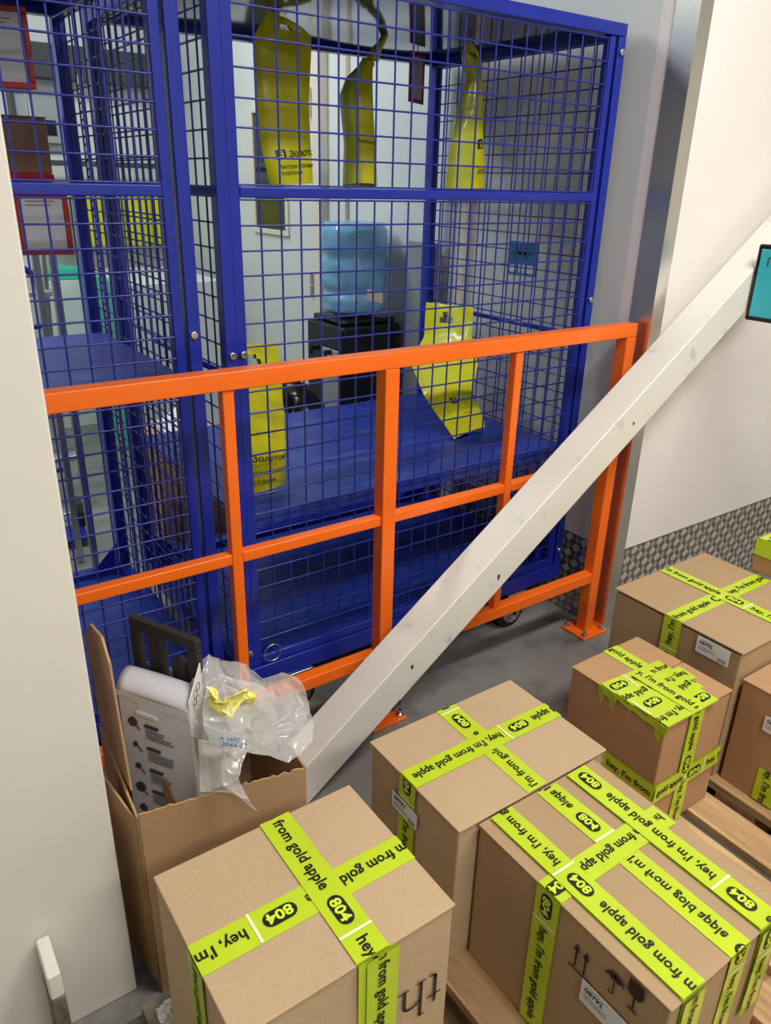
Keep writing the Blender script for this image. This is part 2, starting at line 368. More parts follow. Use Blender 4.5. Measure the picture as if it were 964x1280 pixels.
# ceiling lamps
for n_, x, y, z, sx, sy, wt, c in LAMPS:
    t = thing('ceiling_light', {'ceiling_lamp_front': 'long ceiling light over the taped boxes', 'ceiling_lamp_rear': 'long ceiling light behind the viewer',
        'ceiling_lamp_cage': 'long ceiling light in front of the white door', 'ceiling_lamp_left': 'long ceiling light above the left wire cage'}[n_], 'ceiling light', (x, y, 3.0))
    f = MB(); f.box(x-sx/2-.03, x+sx/2+.03, y-sy/2-.03, y+sy/2+.03, 2.95, 3.0); f.build('housing', 'greyplastic', t, bevel=.004)
    f = MB(); f.box(x-sx/2, x+sx/2, y-sy/2, y+sy/2, 2.942, 2.95); f.build('diffuser', 'lamp', t)
    ld = bpy.data.lights.new(n_, 'AREA'); ld.shape = 'RECTANGLE'; ld.size = sx; ld.size_y = sy; ld.energy = wt; ld.color = c
    lo = bpy.data.objects.new(n_, ld); COL.objects.link(lo); lo.location = (x, y, z)

# ------------------------------------------------------------------ orange guard rail
FY = 1.502
t = thing('guard_rail', 'orange square-tube guard rail in front of the blue wire cages', 'guard rail', (1.95, FY, 0))
def ob(name, *a): return MB().box(*a).build(name, 'orange', t, bevel=.003)
ob('post', 1.93, 1.972, FY-.02, FY+.022, .008, 1.04)
ob('post', 1.045, 1.087, FY-.02, FY+.022, .008, 1.04)
ob('post', .05, .09, FY-.02, FY+.022, .008, 1.04)
ob('top_rail', .05, 1.972, FY-.02, FY+.022, 1.04, 1.08)
for x0, x1 in ((.09, .628), (.655, 1.045), (1.087, 1.48), (1.507, 1.93)): ob('middle_rail', x0, x1, FY-.014, FY+.014, .628, .655)
for x0, x1 in ((.09, 1.045), (1.087, 1.93)): ob('lower_rail', x0, x1, FY-.018, FY+.018, .203, .240)
for x0 in (.628, 1.48): ob('baluster', x0, x0+.027, FY-.014, FY+.014, .240, 1.04)
for x in (1.951, 1.066, .07):
    bp = MB().box(x-.06, x+.06, FY-.055, FY+.055, 0, .009).build('base_plate', 'orange', t, bevel=.002)
    for sx in (-1, 1):
        for sy in (-1, 1):
            b = MB(); b.cyl((x+sx*.044, FY+sy*.04, .009), (x+sx*.044, FY+sy*.04, .018), .011, 6); b.cyl((x+sx*.044, FY+sy*.04, .018), (x+sx*.044, FY+sy*.04, .032), .006, 8)
            b.build('anchor_bolt', 'zinc', bp)

# ------------------------------------------------------------------ blue wire cages
def mesh_panel(mb, o, u, v_, L, H, du, dv, r=.0024):
    o, u, v_ = V(o), V(u), V(v_); nu = max(1, round(L/du)); nv = max(1, round(H/dv))
    for i in range(nu+1): mb.tube([o+u*(L*i/nu), o+u*(L*i/nu)+v_*H], r, 6, caps=False)
    n = u.cross(v_)*r*1.6
    for j in range(nv+1): mb.tube([o+v_*(H*j/nv)+n, o+v_*(H*j/nv)+u*L+n], r, 6, caps=False)
    return mb
Y0, Y1, ZT = 1.65, 2.50, 1.87
def caster(x, y, root):
    c = MB(); c.cyl((x, y-.018, .0605), (x, y+.018, .0605), .0605, 32); w_ = c.build('caster_wheel', 'rubber', root, bevel=.006)
    c = MB(); c.cyl((x, y-.021, .0605), (x, y+.021, .0605), .038, 24); c.torus((x, y-.021, .0605), (0,1,0), .036, .004); c.torus((x, y-.021, .0605), (0,1,0), .018, .003); c.torus((x, y+.021, .0605), (0,1,0), .034, .004); c.cyl((x, y-.034, .0605), (x, y+.034, .0605), .009, 10)
    c.build('hub', 'zinc', w_, smooth=False)
    c = MB(); c.box(x-.022, x+.026, y+.028, y+.034, .05, .140); c.box(x-.014, x+.014, y-.034, y-.028, .055, .140); c.box(x-.04, x+.04, y-.04, y+.04, .140, .149); c.build('fork', 'zinc', w_, bevel=.002)
def cage(x0, x1, label, left):
    root = thing('wire_cage_cart', label, 'cage cart', ((x0+x1)/2, (Y0+Y1)/2, 0), 'blue wire cage carts')
    sp = .0465 if left else .052
    P = lambda mb, n_, m_='blue', **k: mb.build(n_, m_, root, **k)
    # four corner posts
    for x in (x0, x1-.036):
        for y in (Y0, Y1-.036): P(MB().box(x+(.006 if x > x0 else 0), x+(.036 if x > x0 else .030), y, y+.036, .2055, ZT-.0325), 'post', bevel=.003)
    b = MB()                                             # base frame
    b.box(x0, x1, Y0-.004, Y0+.036, .150, .205); b.box(x0, x1, Y1-.036, Y1, .150, .205); b.box(x0, x0+.036, Y0+.0365, Y1-.0365, .151, .204); b.box(x1-.036, x1, Y0+.0365, Y1-.0365, .151, .204)
    P(b, 'base_frame', bevel=.003)
    P(MB().box(x0+.036, x1-.036, Y0+.036, Y1-.036, .17, .18), 'floor_deck', 'bluedeck')
    b = MB(); b.box(x0, x1, Y0, Y0+.036, ZT-.032, ZT); b.box(x0, x1, Y1-.036, Y1, ZT-.032, ZT); b.box(x0, x0+.03, Y0+.0365, Y1-.0365, ZT-.04, ZT-.0005); b.box(x1-.03, x1, Y0+.0365, Y1-.0365, ZT-.04, ZT-.0005)
    P(b, 'top_frame', bevel=.003)
    P(MB().grid(lambda u_, v_: (x0+.03+(x1-x0-.06)*u_, Y0+.03+(Y1-Y0-.06)*v_, ZT-.012+.006*math.sin(u_*9+1)*math.sin(v_*6)), 24, 16), 'roof_sheet', 'roof', smooth=True, solid=.0015)
    # front: two framed doors of mesh, upper and lower, with a rail between
    P(MB().box(x0+.0552, x1-.0602, Y0+.002, Y0+.030, 1.414, 1.437), 'front_rail', bevel=.003)
    f = MB(); f.box(x0+.0305, x0+.055, Y0+.004, Y0+.030, .2065, ZT-.033); f.box(x1-.060, x1-.038, Y0+.004, Y0+.030, .2065, ZT-.033); f.box(x0+.0552, x1-.0602, Y0+.004, Y0+.02, .207, .232)
    P(f, 'door_frame', bevel=.002)
    P(mesh_panel(MB(), (x0+.055, Y0+.012, .232), (1,0,0), (0,0,1), x1-x0-.115, 1.41-.232, sp, sp*1.02), 'front_mesh', 'wire', smooth=True, fix=False)
    P(mesh_panel(MB(), (x0+.055, Y0+.012, 1.44), (1,0,0), (0,0,1), x1-x0-.115, ZT-.04-1.44, sp, sp*1.02), 'upper_front_mesh', 'wire', smooth=True, fix=False)
    for x in (x0+.014, x1-.014):
        s_ = MB(); s_.box(x-.004, x+.004, Y0+.036, Y1-.036, 1.415, 1.435); P(s_, 'side_rail', bevel=.001)
        P(mesh_panel(MB(), (x, Y0+.04, .215), (0,1,0), (0,0,1), Y1-Y0-.08, 1.415-.215, .053, .055), 'side_mesh', 'wire', smooth=True, fix=False)
        P(mesh_panel(MB(), (x, Y0+.04, 1.435), (0,1,0), (0,0,1), Y1-Y0-.08, ZT-.04-1.435, .053, .055), 'upper_side_mesh', 'wire', smooth=True, fix=False)
        s_ = MB(); s_.cyl((x+(-.012 if x > (x0+x1)/2 else .012), Y0+.09, 1.015), (x+(-.012 if x > (x0+x1)/2 else .012), Y1-.3, 1.015), .008, 10); P(s_, 'side_bar', smooth=True)
    # shelf
    zs = 1.03 if left else .65
    ys = 2.33 if left else Y1-.02
    s_ = MB(); s_.box(x0+.03, x1-.03, Y0+.03, ys, zs-.004, zs); s_.box(x0+.03, x1-.03, Y0+.026, Y0+.030, zs-.035, zs); s_.box(x0+.03, x1-.03, ys-.003, ys, zs-.03, zs)
    P(s_, 'shelf', 'bluedeck', bevel=.001)
    for xc in (x0+.04, x1-.04):
        for yc in (Y0+.04, Y1-.04):
            sx = 1 if xc < (x0+x1)/2 else -1
            b = MB(); b.prism([(0,0), (.09*sx, 0), (0, .09)], (xc-.004*sx, yc+(.0 if yc < 2 else 0), .205), (1,0,0), (0,0,1), (0,.004,0)); P(b, 'gusset')
    for (bx, bz) in ((x0+.015, 1.075), (x0+.043, 1.075), (x1-.018, 1.13), (x0+.018, .26), (x1-.018, .26), (x1-.018, 1.80)):
        b = MB(); b.cyl((bx, Y0, bz), (bx, Y0-.008, bz), .009, 10); P(b, 'latch_bolt', 'zinc', bevel=.002)
    P(MB().torus((x0+.085, Y0-.004, .24), (0,1,0), .026, .0018, 20, 6), 'key_ring', 'zinc', smooth=True)
    for x in (x0+.17, x1-.215):
        for y in (Y0+.03, Y1-.06): caster(x, y, root)
    return root
cage(.712, 1.955, 'blue wire cage cart on casters with yellow bags hanging inside', False)
cage(-.60, .655, 'blue wire cage cart half hidden by the left white wall', True)

# ------------------------------------------------------------------ white diagonal beam
t = thing('diagonal_beam', 'thick scuffed white square beam leaning diagonally in front of the orange rail', 'beam', (.75, 1.35, 0))
sl = .7295
def bx(z): return (z-.0)  # helper kept simple
xa = .50; zr = lambda x: .795+(x-1.61)*sl; zl = lambda x: .672+(x-1.61)*sl
x_lo = 1.61-.672/sl; x_hi = 3.0
xr0 = 1.61-.795/sl
b = MB()
prof = [(xr0, 0), (x_lo, 0), (x_hi, zl(x_hi)), (x_hi-.09, zr(x_hi-.09))]
b.prism(prof, (0, 1.40, 0), (1,0,0), (0,0,1), (0,-.10,0))
bo = b.build('beam_body', 'beam', t, bevel=.004, seg=3)
for x, z, s_ in ((1.30, zl(1.30)+.045, 1), (1.02, .31, .8), (1.775, .845, .6)):
    pts = []
    for k in range(8):
        a = 2*math.pi*k/8; pts.append((math.cos(a)*.006*s_*random.uniform(.6, 1.3), math.sin(a)*.010*s_*random.uniform(.6, 1.3)))
    c = MB(); c.prism(pts, (x, 1.2998, z), (1,0,0), (0,0,1), (0,-.0008,0)); c.build('paint_chip', 'darkgrey', bo)
c = MB(); pts = [(.0,.0),(.03,.022),(.036,.012),(.030,.004),(.022,.006),(.012,-.008)]
c.prism(pts, (.955, 1.2998, zl(.955)+.006), (1,0,0), (0,0,1), (0,-.001,0)); c.build('edge_damage', 'darkgrey', bo)

# turquoise sign at the beam's upper end
t = thing('framed_sign', 'turquoise sign in a black frame at the upper right end of the white beam', 'sign', (2.22, 1.2, 1.10))
f = MB(); f.box(2.222, 2.236, .90, 1.298, 1.10, 1.315); f.build('frame', 'black', t, bevel=.009, seg=4)
f = MB(); f.box(2.2195, 2.223, .912, 1.284, 1.113, 1.302); f.build('sign_face', 'teal', t, bevel=.004)
text_on('sign_lettering', 'ПУНКТ', .035, (2.2192, 1.262, 1.255), (0,-1,0), (-1,0,0), 'darkgrey', t, 0)

# ------------------------------------------------------------------ pallets
def pallet(label, xs, y0, y1, deck, wd='wood', wx='woodx'):
    t = thing('wooden_pallet', label, 'pallet', (xs[0][0], y0, 0), 'wooden pallets')
    X0, X1 = xs[0][0], xs[-1][1]
    for a, b_ in xs: MB().box(a, b_, y0, y1, .122, .144).build('deck_board', wd, t, bevel=.002)
    for y in (y0, (y0+y1)/2-.05, y1-.1): MB().box(X0, X1, y, y+.1, .100, .122).build('cross_board', wx, t, bevel=.002)
    for y in (y0, (y0+y1)/2-.05, y1-.1):
        for x in (X0, (X0+X1)/2-.07, X1-.14): MB().box(x, x+.14, y, y+.1, .022, .100).build('block', wx, t, bevel=.002)
    for x in (X0, (X0+X1)/2-.05, X1-.1): MB().box(x, x+.1, y0, y1, 0, .022).build('bottom_board', wd, t, bevel=.002)
    return t
pallet('wooden pallet under the two middle boxes and the small heavily taped box', [(.640,.740),(.775,.875),(.905,1.01),(1.045,1.12),(1.157,1.335),(1.364,1.452)], -.25, .985, 0)
pallet('wooden pallet at the right edge under the wide box with a white label', [(1.495,1.60),(1.64,1.74),(1.78,1.90),(1.94,2.04),(2.08,2.30)], .20, 1.10, 0)
pallet('weathered grey wooden pallet under the nearest box at lower left', [(.02,.125),(.178,.29),(.33,.43),(.47,.59)], -.25, .938, 0, 'woodgrey', 'woodgreyx')

# ------------------------------------------------------------------ taped boxes
def carton(name, label, x0, x1, y0, y1, z0, z1, m, seam='x', over=.002, gap=.0, group='cardboard boxes with lime tape'):
    t = thing(name, label, 'cardboard box', ((x0+x1)/2, (y0+y1)/2, z0), group)
    def side(u, v_):
        return None
    b = MB(); N = 14
    def wob(p): return .0016*noise.noise(p*9+V((x0*7, y0*5, 0)))
    def face(o, a, c, n):
        o, a, c, n = V(o), V(a), V(c), V(n)
        def fn(u_, v_):
            p = o+a*u_+c*v_; e = min(u_, 1-u_, v_, 1-v_)*6; e = min(1, e)
            return p+n*(wob(p)+.0015)*e
        b.grid(fn, N, N)
    w_, d_, h_ = x1-x0, y1-y0, z1-z0-.004-gap
    face((x0,y0,z0), (w_,0,0), (0,0,h_), (0,-1,0)); face((x0,y1,z0), (w_,0,0), (0,0,h_), (0,1,0))
    face((x0,y0,z0), (0,d_,0), (0,0,h_), (-1,0,0)); face((x1,y0,z0), (0,d_,0), (0,0,h_), (1,0,0))
    face((x0,y0,z0), (w_,0,0), (0,d_,0), (0,0,0)); face((x0,y0,z0+h_), (w_,0,0), (0,d_,0), (0,0,0))
    me = b.build('carton_body', m, t, fix=False)
    bm = bmesh.new(); bm.from_mesh(me.data); bmesh.ops.remove_doubles(bm, verts=bm.verts, dist=.0002); bmesh.ops.recalc_face_normals(bm, faces=bm.faces); bm.to_mesh(me.data); bm.free()
    k = me.modifiers.new('bevel', 'BEVEL'); k.width = .003; k.segments = 2; k.limit_method = 'ANGLE'; k.angle_limit = math.radians(50)
    g_ = .0012
    if seam == 'x': ym = (y0+y1)/2; fl = [(x0-over, x1+over, y0-over, ym-g_), (x0-over, x1+over, ym+g_, y1+over)]
    else: xm = (x0+x1)/2; fl = [(x0-over, xm-g_, y0-over, y1+over), (xm+g_, x1+over, y0-over, y1+over)]
    for a in fl: MB().box(*a, z1-.0042, z1).build('top_flap', m, t, bevel=.0018)
    t['_b'] = [x0, x1, y0, y1, z0, z1]
    return t
UP = (0,0,1); NX = (-1,0,0); NY = (0,-1,0)
e = .0022
# --- nearest box
A = dict(x0=.192, x1=.503, y0=.530, y1=.788, z0=.144, z1=.58)
bA = carton('cardboard_box', 'nearest light tan box at lower left with large upside-down serif letters on its front', A['x0'], A['x1'], A['y0'], A['y1'], A['z0'], A['z1'], 'card', 'x')
p0 = atz(345, 1027, .58); p1 = atz(447, 1235, .58)
ya = (atz(508, 1058, .58).y+atz(232, 1190, .58).y)/2; yr = atz(508, 1058, .58).y
xa_ = p0.x
tape(bA, 'lime_tape', [((A['x0']-e, yr, .58), (A['x1']+e, yr, .58), UP, .062, -1), ((A['x0']-e, yr, .58), (A['x0']-e, yr, .36), NX, .073, 1)])
tape(bA, 'lime_tape', [((xa_, A['y1']+e, .5805), (xa_, A['y0']-e, .5805), UP, .075, 1), ((xa_+.002, A['y0']-e, .58), (xa_+.002, A['y0']-e, .25), NY, .035, 1)], thick=.0018)
tape(bA, 'lime_tape', [((xa_+.013, A['y0']-e, .578), (xa_+.013, A['y0']-e, .25), NY, .070, 1)], thick=.0040)
# inverted serif letters 't' 'h'
def glyph_h(s):
    st = [(.0,.0,.26,.035), (.085,.0,.165,1.0), (.0,.965,.125,1.0), (.43,.0,.72,.035), (.50,.0,.58,.50)]
    r = [[(a,b_),(c,b_),(c,d_),(a,d_)] for a,b_,c,d_ in st]
    arc = []
    for k in range(13):
        a = math.pi*(1-k/12); arc.append((.35+.23*math.cos(a), .47+.16*math.sin(a)))
    inn = [(.335+.165*math.cos(math.pi*(k/12)), .47+.10*math.sin(math.pi*(k/12))) for k in range(13)]
    r.append(arc+inn); return r
def glyph_t(s):
    r = [[(.12,.06),(.20,.06),(.20,.86),(.12,.80)], [(.0,.60),(.36,.60),(.36,.64),(.0,.64)]]
    arc = [(.12,.14)]+[(.25+.13*math.cos(a), .13+.13*math.sin(a)) for a in [math.pi+math.pi*.72*k/8 for k in range(9)]]
    inn = [(.25+.06*math.cos(a), .15+.10*math.sin(a)) for a in [math.pi+math.pi*.62*(8-k)/8 for k in range(9)]]
    r.append(arc+inn); return r
mb = MB()
pt = aty(550, 1230, A['y0']-e); sz = .070
org = V((pt.x, A['y0']-.0042, pt.z))
ct = org; cx = 0
for gl, ox in ((glyph_t(1), 0), (glyph_h(1), .40)):
    for poly in gl:
        i = len(mb.v)
        pts = [org+V((-(x+ox)*sz*.95, 0, -(y-.5)*sz*1.0)) for x, y in poly]
        mb.v += pts; mb.f.append(tuple(range(i, i+len(pts))))
mb.build('box_lettering', 'printbrown', bA, fix=False)

# --- back middle box
B = dict(x0=.672, x1=1.034, y0=.709, y1=.970, z0=.144, z1=.46)
bB = carton('cardboard_box', 'tan box with a lime tape cross directly behind the nearest two boxes', B['x0'], B['x1'], B['y0'], B['y1'], B['z0'], B['z1'], 'card', 'x', .004, .004)
yB = (atz(520, 968, .46).y+atz(692, 890, .46).y)/2; xB = atz(558, 886, .46).x; xB2 = atz(672, 985, .46).x
tape(bB, 'lime_tape', [((xB, B['y1']+e, .46), (xB2, B['y0']-e-.002, .46), UP, .045, -1)])
tape(bB, 'lime_tape', [((B['x0']-e-.002, yB, .4605), (B['x1']+e+.002, yB, .4605), UP, .165, -1), ((B['x0']-e-.002, yB, .46), (B['x0']-e-.002, yB, .15), NX, .255, 1)], thick=.0018)
def number_label(box, num, cy, cz, x, w_=.075, h_=.035, tilt=0.0):
    u = V((0, -math.cos(tilt), -math.sin(tilt))); n = V((-1,0,0)); up = n.cross(u); c = V((x, cy, cz))
    m = MB(); m.prism([(-w_/2,-h_/2),(w_/2,-h_/2),(w_/2,h_/2),(-w_/2,h_/2)], c, u, up, n*.0008); l = m.build('shipping_label', 'paper', box)
    text_on('label_number', num, .0125, c-u*w_*.42+up*.004, u, n, 'print', l, .02, 1.1, off=.0012)
    m = MB()
    for k in range(2):
        for q in range(9):
            L_ = .0015+.002*random.random(); o = c-u*w_*.42+u*q*.0048+up*(-.004-.0055*k)
            m.prism([(0,0),(L_+.001,0),(L_+.001,.0022),(0,.0022)], o, u, up, n*.0011)
    for q in range(12):
        m.prism([(0,0),(.0006+.0008*random.random(),0),(.0008,.009),(0,.009)], c+u*(w_*.18+q*.0018)+up*(-h_*.42), u, up, n*.0011)
    for q in range(8): m.prism([(0,0),(.003,0),(.003,.0014),(0,.0014)], c-u*w_*.36+u*q*.0048+up*h_*.36, u, up, n*.0011)
    m.build('label_lines', 'grid', l)
pl = atx(510, 1010, B['x0']); number_label(bB, '08792', pl.y, pl.z, B['x0']-.0085, tilt=.02)

# --- right front box
Cc = dict(x0=.712, x1=.998, y0=.320, y1=.702, z0=.144, z1=.455)
bC = carton('cardboard_box', 'brown box with three parallel lime tape stripes and black handling symbols at lower right', Cc['x0'], Cc['x1'], Cc['y0'], Cc['y1'], Cc['z0'], Cc['z1'], 'card2', 'y')
z = Cc['z1']
def atC(px, py): return atz(px, py, z)
q0, q1 = atC(627, 1018), atC(858, 1232); q2, q3 = atC(684, 990), atC(905, 1165); q4, q5 = atC(722, 970), atC(935, 1130)
xs3 = ((q0.x+q1.x)/2, (q2.x+q3.x)/2, (q4.x+q5.x)/2)
yC = (atC(715, 1095).y+atC(828, 1025).y)/2
tape(bC, 'lime_tape', [((Cc['x0']-e, yC, z), (Cc['x1']-.006, yC+.002, z+.0012), UP, .0, -1), ((Cc['x0']-e, yC, z), (Cc['x0']-e, yC, .15), NX, .235, 1)], thick=.0024)
xl = (.752, .835, .921)
for k, (xx, ph1, ph2) in enumerate(((xs3[0], .055, .06), (xs3[1], .12, .26), (xs3[2], .225, .24))):
    tape(bC, 'lime_tape', [((xx, Cc['y1']-.003, z+.0006), (xx, Cc['y0']-e, z+.0006), UP, (.06, .165, .215)[k], (-1, 2, -1)[k]), ((xx, Cc['y0']-e, z), (xx, Cc['y0']-e, (.15, .15, .27)[k]), NY, ph2, 1)], thick=(.0046, .0010, .0046)[k])
# handling symbols on the left face (upright arrows, umbrella, glass)
X_ = Cc['x0']-.0046
def sym(polys, cy, cz, s):
    sy = MB()
    for poly in polys:
        i = len(sy.v); sy.v += [V((X_, cy-x*s, cz+y*s)) for x, y in poly]; sy.f.append(tuple(range(i, i+len(poly))))
    sy.build('handling_symbol', 'printbrown', bC, fix=False)
pa = atx(728, 1200, Cc['x0']); pu = atx(770, 1228, Cc['x0']); pg = atx(796, 1245, Cc['x0'])
arrow = lambda ox: [[(ox-.035,-.38),(ox+.035,-.38),(ox+.035,.3),(ox-.035,.3)], [(ox-.12,.25),(ox+.12,.25),(ox,.55)]]
sym([[(-.4,-.5),(.4,-.5),(.4,-.43),(-.4,-.43)]]+arrow(-.17)+arrow(.17), pa.y, pa.z, .052)
sym([[(-.02,-.45),(.03,-.45),(.03,.4),(-.02,.4)], [(-.18,-.35),(-.13,-.35),(-.1,-.45),(-.02,-.45),(-.02,-.5),(-.13,-.5)], [(-.38,.12),(-.3,.32),(-.12,.46),(.12,.46),(.3,.32),(.38,.12),(.24,.22),(.12,.10),(0,.22),(-.12,.10),(-.24,.22)]], pu.y, pu.z, .046)
sym([[(-.22,.5),(-.24,.12),(-.14,-.02),(.14,-.02),(.24,.12),(.22,.5)], [(-.03,-.4),(.03,-.4),(.03,0),(-.03,0)], [(-.2,-.5),(.2,-.5),(.06,-.42),(-.06,-.42)]], pg.y, pg.z, .056)
pl = atx(757, 1262, Cc['x0']); number_label(bC, '08792', pl.y, pl.z, Cc['x0']-e-.003, .085, .045)

# --- small heavily taped box
D = dict(x0=1.204, x1=1.432, y0=.690, y1=.942, z0=.144, z1=.45)
bD = carton('cardboard_box', 'small box with four messy overlapping strips of lime tape on top', D['x0'], D['x1'], D['y0'], D['y1'], D['z0'], D['z1'], 'card3', 'x')
xc = atz(778, 820, .45).x
tape(bD, 'lime_tape', [((xc, D['y1']+e, .45), (xc, D['y0']+.06, .45), UP, .13, 1)])
for k, (lx, ly, rx, ry, ph, rd) in enumerate(((755, 864, 832, 832, .232, 1), (775, 876, 858, 840, .0, -1), (793, 889, 866, 852, .12, -1), (815, 905, 884, 868, .235, -1))):
    yl, pr_ = atz(lx, ly, .45).y, atz(rx, ry, .45)
    tape(bD, 'lime_tape', [((D['x0']-e, yl-.004, .4512+.0003*k), (pr_.x, pr_.y-.004, .4512+.0003*k), UP, ph, rd),
                           ((D['x0']-e, yl-.004, .45), (D['x0']-e, yl-.002, .45-(.016, .010, .012, .016)[k]), NX, 0, 0)], thick=.0014+.0004*k)
xv = atz(868, 885, .45).x
tape(bD, 'lime_tape', [((xv, .84, .453), (xv, D['y0']-e, .453), UP, .03, 1), ((xv, D['y0']-e, .451), (xv-.004, D['y0']-e, .148), NY, .12, 1)], thick=.003)
zb = .275
tape(bD, 'lime_tape', [((D['x0']-e, D['y1'], zb+.002), (D['x0']-e, D['y0']-e, zb), NX, .175, 1), ((D['x0']-e, D['y0']-e, zb), (D['x1']+e, D['y0']-e, zb), NY, .125, 1)], thick=.0036)
# loose torn tails
for (y_, w_, L_) in ((.865, .02, .05), (.835, .018, .062), (.716, .022, .055), (.70, .012, .03)):
    pts = [(0,0),(w_,0),(w_*.9,-L_*.7),(w_*.5,-L_),(w_*.2,-L_*.8)]; tl = MB()
    tl.prism(pts, (D['x0']-.004, y_, .452), (-.15,-1,0), (-.12,0,1), (-.0006,0,0)); tl.build('torn_tape_tail', 'lime', bD)

# --- wide box behind, right
Eb = dict(x0=1.508, x1=1.890, y0=.722, y1=1.076, z0=.144, z1=.50)
bE = carton('cardboard_box', 'large wide brown box with a lime tape cross near the diamond-plate skirting', Eb['x0'], Eb['x1'], Eb['y0'], Eb['y1'], Eb['z0'], Eb['z1'], 'card2', 'x', .004, .006)
yE = (atz(842, 773, .50).y+atz(955, 722, .50).y)/2; xE = (atz(838, 714, .50).x+atz(958, 770, .50).x)/2
tape(bE, 'lime_tape', [((Eb['x0']-e-.003, yE, .5), (Eb['x1'], yE, .5), UP, .08, 1), ((Eb['x0']-e-.003, yE, .5), (Eb['x0']-e-.003, yE, .15), NX, .03, -1)])
tape(bE, 'lime_tape', [((xE, Eb['y1'], .5005), (xE, Eb['y0']-e, .5005), UP, .055, 1)], thick=.0018)
pl = atx(893, 813, Eb['x0']); number_label(bE, '08795', pl.y, pl.z, Eb['x0']-e-.004, .085, .042)

# --- box at the right edge
Fb = dict(x0=1.522, x1=1.86, y0=.40, y1=.712, z0=.144, z1=.43)
bF = carton('cardboard_box', 'brown box at the right edge in front of the wide box, cut by the frame', Fb['x0'], Fb['x1'], Fb['y0'], Fb['y1'], Fb['z0'], Fb['z1'], 'card3', 'x')
tape(bF, 'lime_tape', [((Fb['x0']-e, .60, .43), (Fb['x1'], .60, .43), UP, .03, 1)])
tape(bF, 'lime_tape', [((Fb['x0']-e, .605, .24), (Fb['x0']-e, .605, .15), NX, .02, 1)])
pl = atx(962, 905, Fb['x0']); number_label(bF, '08795', pl.y-.03, pl.z, Fb['x0']-e-.003, .08, .04)
# --- small box on top of the wide box
gp = atz(938, 712, .503)
Gx, Gy = gp.x, atz(940, 708, .503).y
Gb = dict(x0=Gx, x1=Gx+.145, y0=gp.y-.20, y1=gp.y, z0=.5035, z1=.600)
bG = carton('cardboard_box', 'low flat box resting on the back corner of the wide box at the right edge', *[Gb[k] for k in ('x0','x1','y0','y1','z0','z1')], 'card3', 'x')
tape(bG, 'lime_tape', [((Gb['x0']-e, Gb['y1']-.03, Gb['z1']), (Gb['x1'], Gb['y1']-.03, Gb['z1']), UP, .03, 1)])
tape(bG, 'lime_tape', [((Gb['x0']-e, Gb['y1'], Gb['z1']-.022), (Gb['x0']-e, Gb['y0'], Gb['z1']-.022), NX, .03, 0)])

# ------------------------------------------------------------------ open carton with packaging
t = thing('open_carton', 'tall open cardboard box full of packaging beside the end of the left wall', 'cardboard box', (.39, 1.16, 0))
NL, NR, FR, FL = V((.242,1.046)), V((.533,.990)), V((.548,1.27)), V((.258,1.325)); ZC = .452
def panel(name, a, b_, z0, z1f, m='cardold', jag=0.0, th=.004):
    a, b_ = V((a.x, a.y, 0)), V((b_.x, b_.y, 0)); n = (b_-a).cross(V((0,0,1))).normalized(); mb = MB(); N = 40
    tops = [z1f(k/N)+jag*(noise.noise(V((k*.9, a.x*50, 0)))+.5*noise.noise(V((k*2.7, a.y*50, 3)))) for k in range(N+1)]
    pts = [a.lerp(b_, k/N) for k in range(N+1)]
    i = 0
    for s in (0, 1):
        for k in range(N+1):
            p = pts[k]+n*(th*s); w2 = .004*math.sin(k/N*math.pi)
            mb.v += [V((p.x, p.y, z0)), V((p.x, p.y, tops[k]))]
    o = 2*(N+1)
    for k in range(N):
        j = 2*k
        mb.f += [(j, j+2, j+3, j+1), (o+j, o+j+1, o+j+3, o+j+2), (j+1, j+3, o+j+3, o+j+1), (j, o+j, o+j+2, j+2)]
    mb.f += [(0, 1, o+1, o), (2*N, o+2*N, o+2*N+1, 2*N+1)]
    return mb.build(name, m, t)
panel('side_wall', NL, NR, .0, lambda s: ZC, jag=.006)
panel('side_wall', NR, FR, .0, lambda s: ZC-.0)
panel('side_wall', FR, FL, .0, lambda s: ZC)
panel('side_wall', FL, NL, .0, lambda s: ZC-.01, jag=.003)
MB().quadbox([(NL.x,NL.y,.0),(NR.x,NR.y,.0),(FR.x,FR.y,.0),(FL.x,FL.y,.0),(NL.x,NL.y,.005),(NR.x,NR.y,.005),(FR.x,FR.y,.005),(FL.x,FL.y,.005)]).build('carton_bottom', 'cardold', t)
# raised flap at the left back
f = MB(); f.prism([(0,0),(.20,0),(.195,.27),(.165,.305),(.08,.285),(.0,.22)], (.256,1.316,ZC-.01), (-.03,-1,0), (-.02,.0,1), (.004,0,0)); f.build('upright_flap', 'cardold', t)
# a flat flap edge outside on the left
f = MB(); f.quadbox([(.218,1.20,.02),(.222,1.20,.02),(.240,1.06,.02),(.236,1.06,.02),(.218,1.20,.44),(.222,1.20,.44),(.240,1.06,.43),(.236,1.06,.43)]); f.build('folded_flap', 'cardold', t)

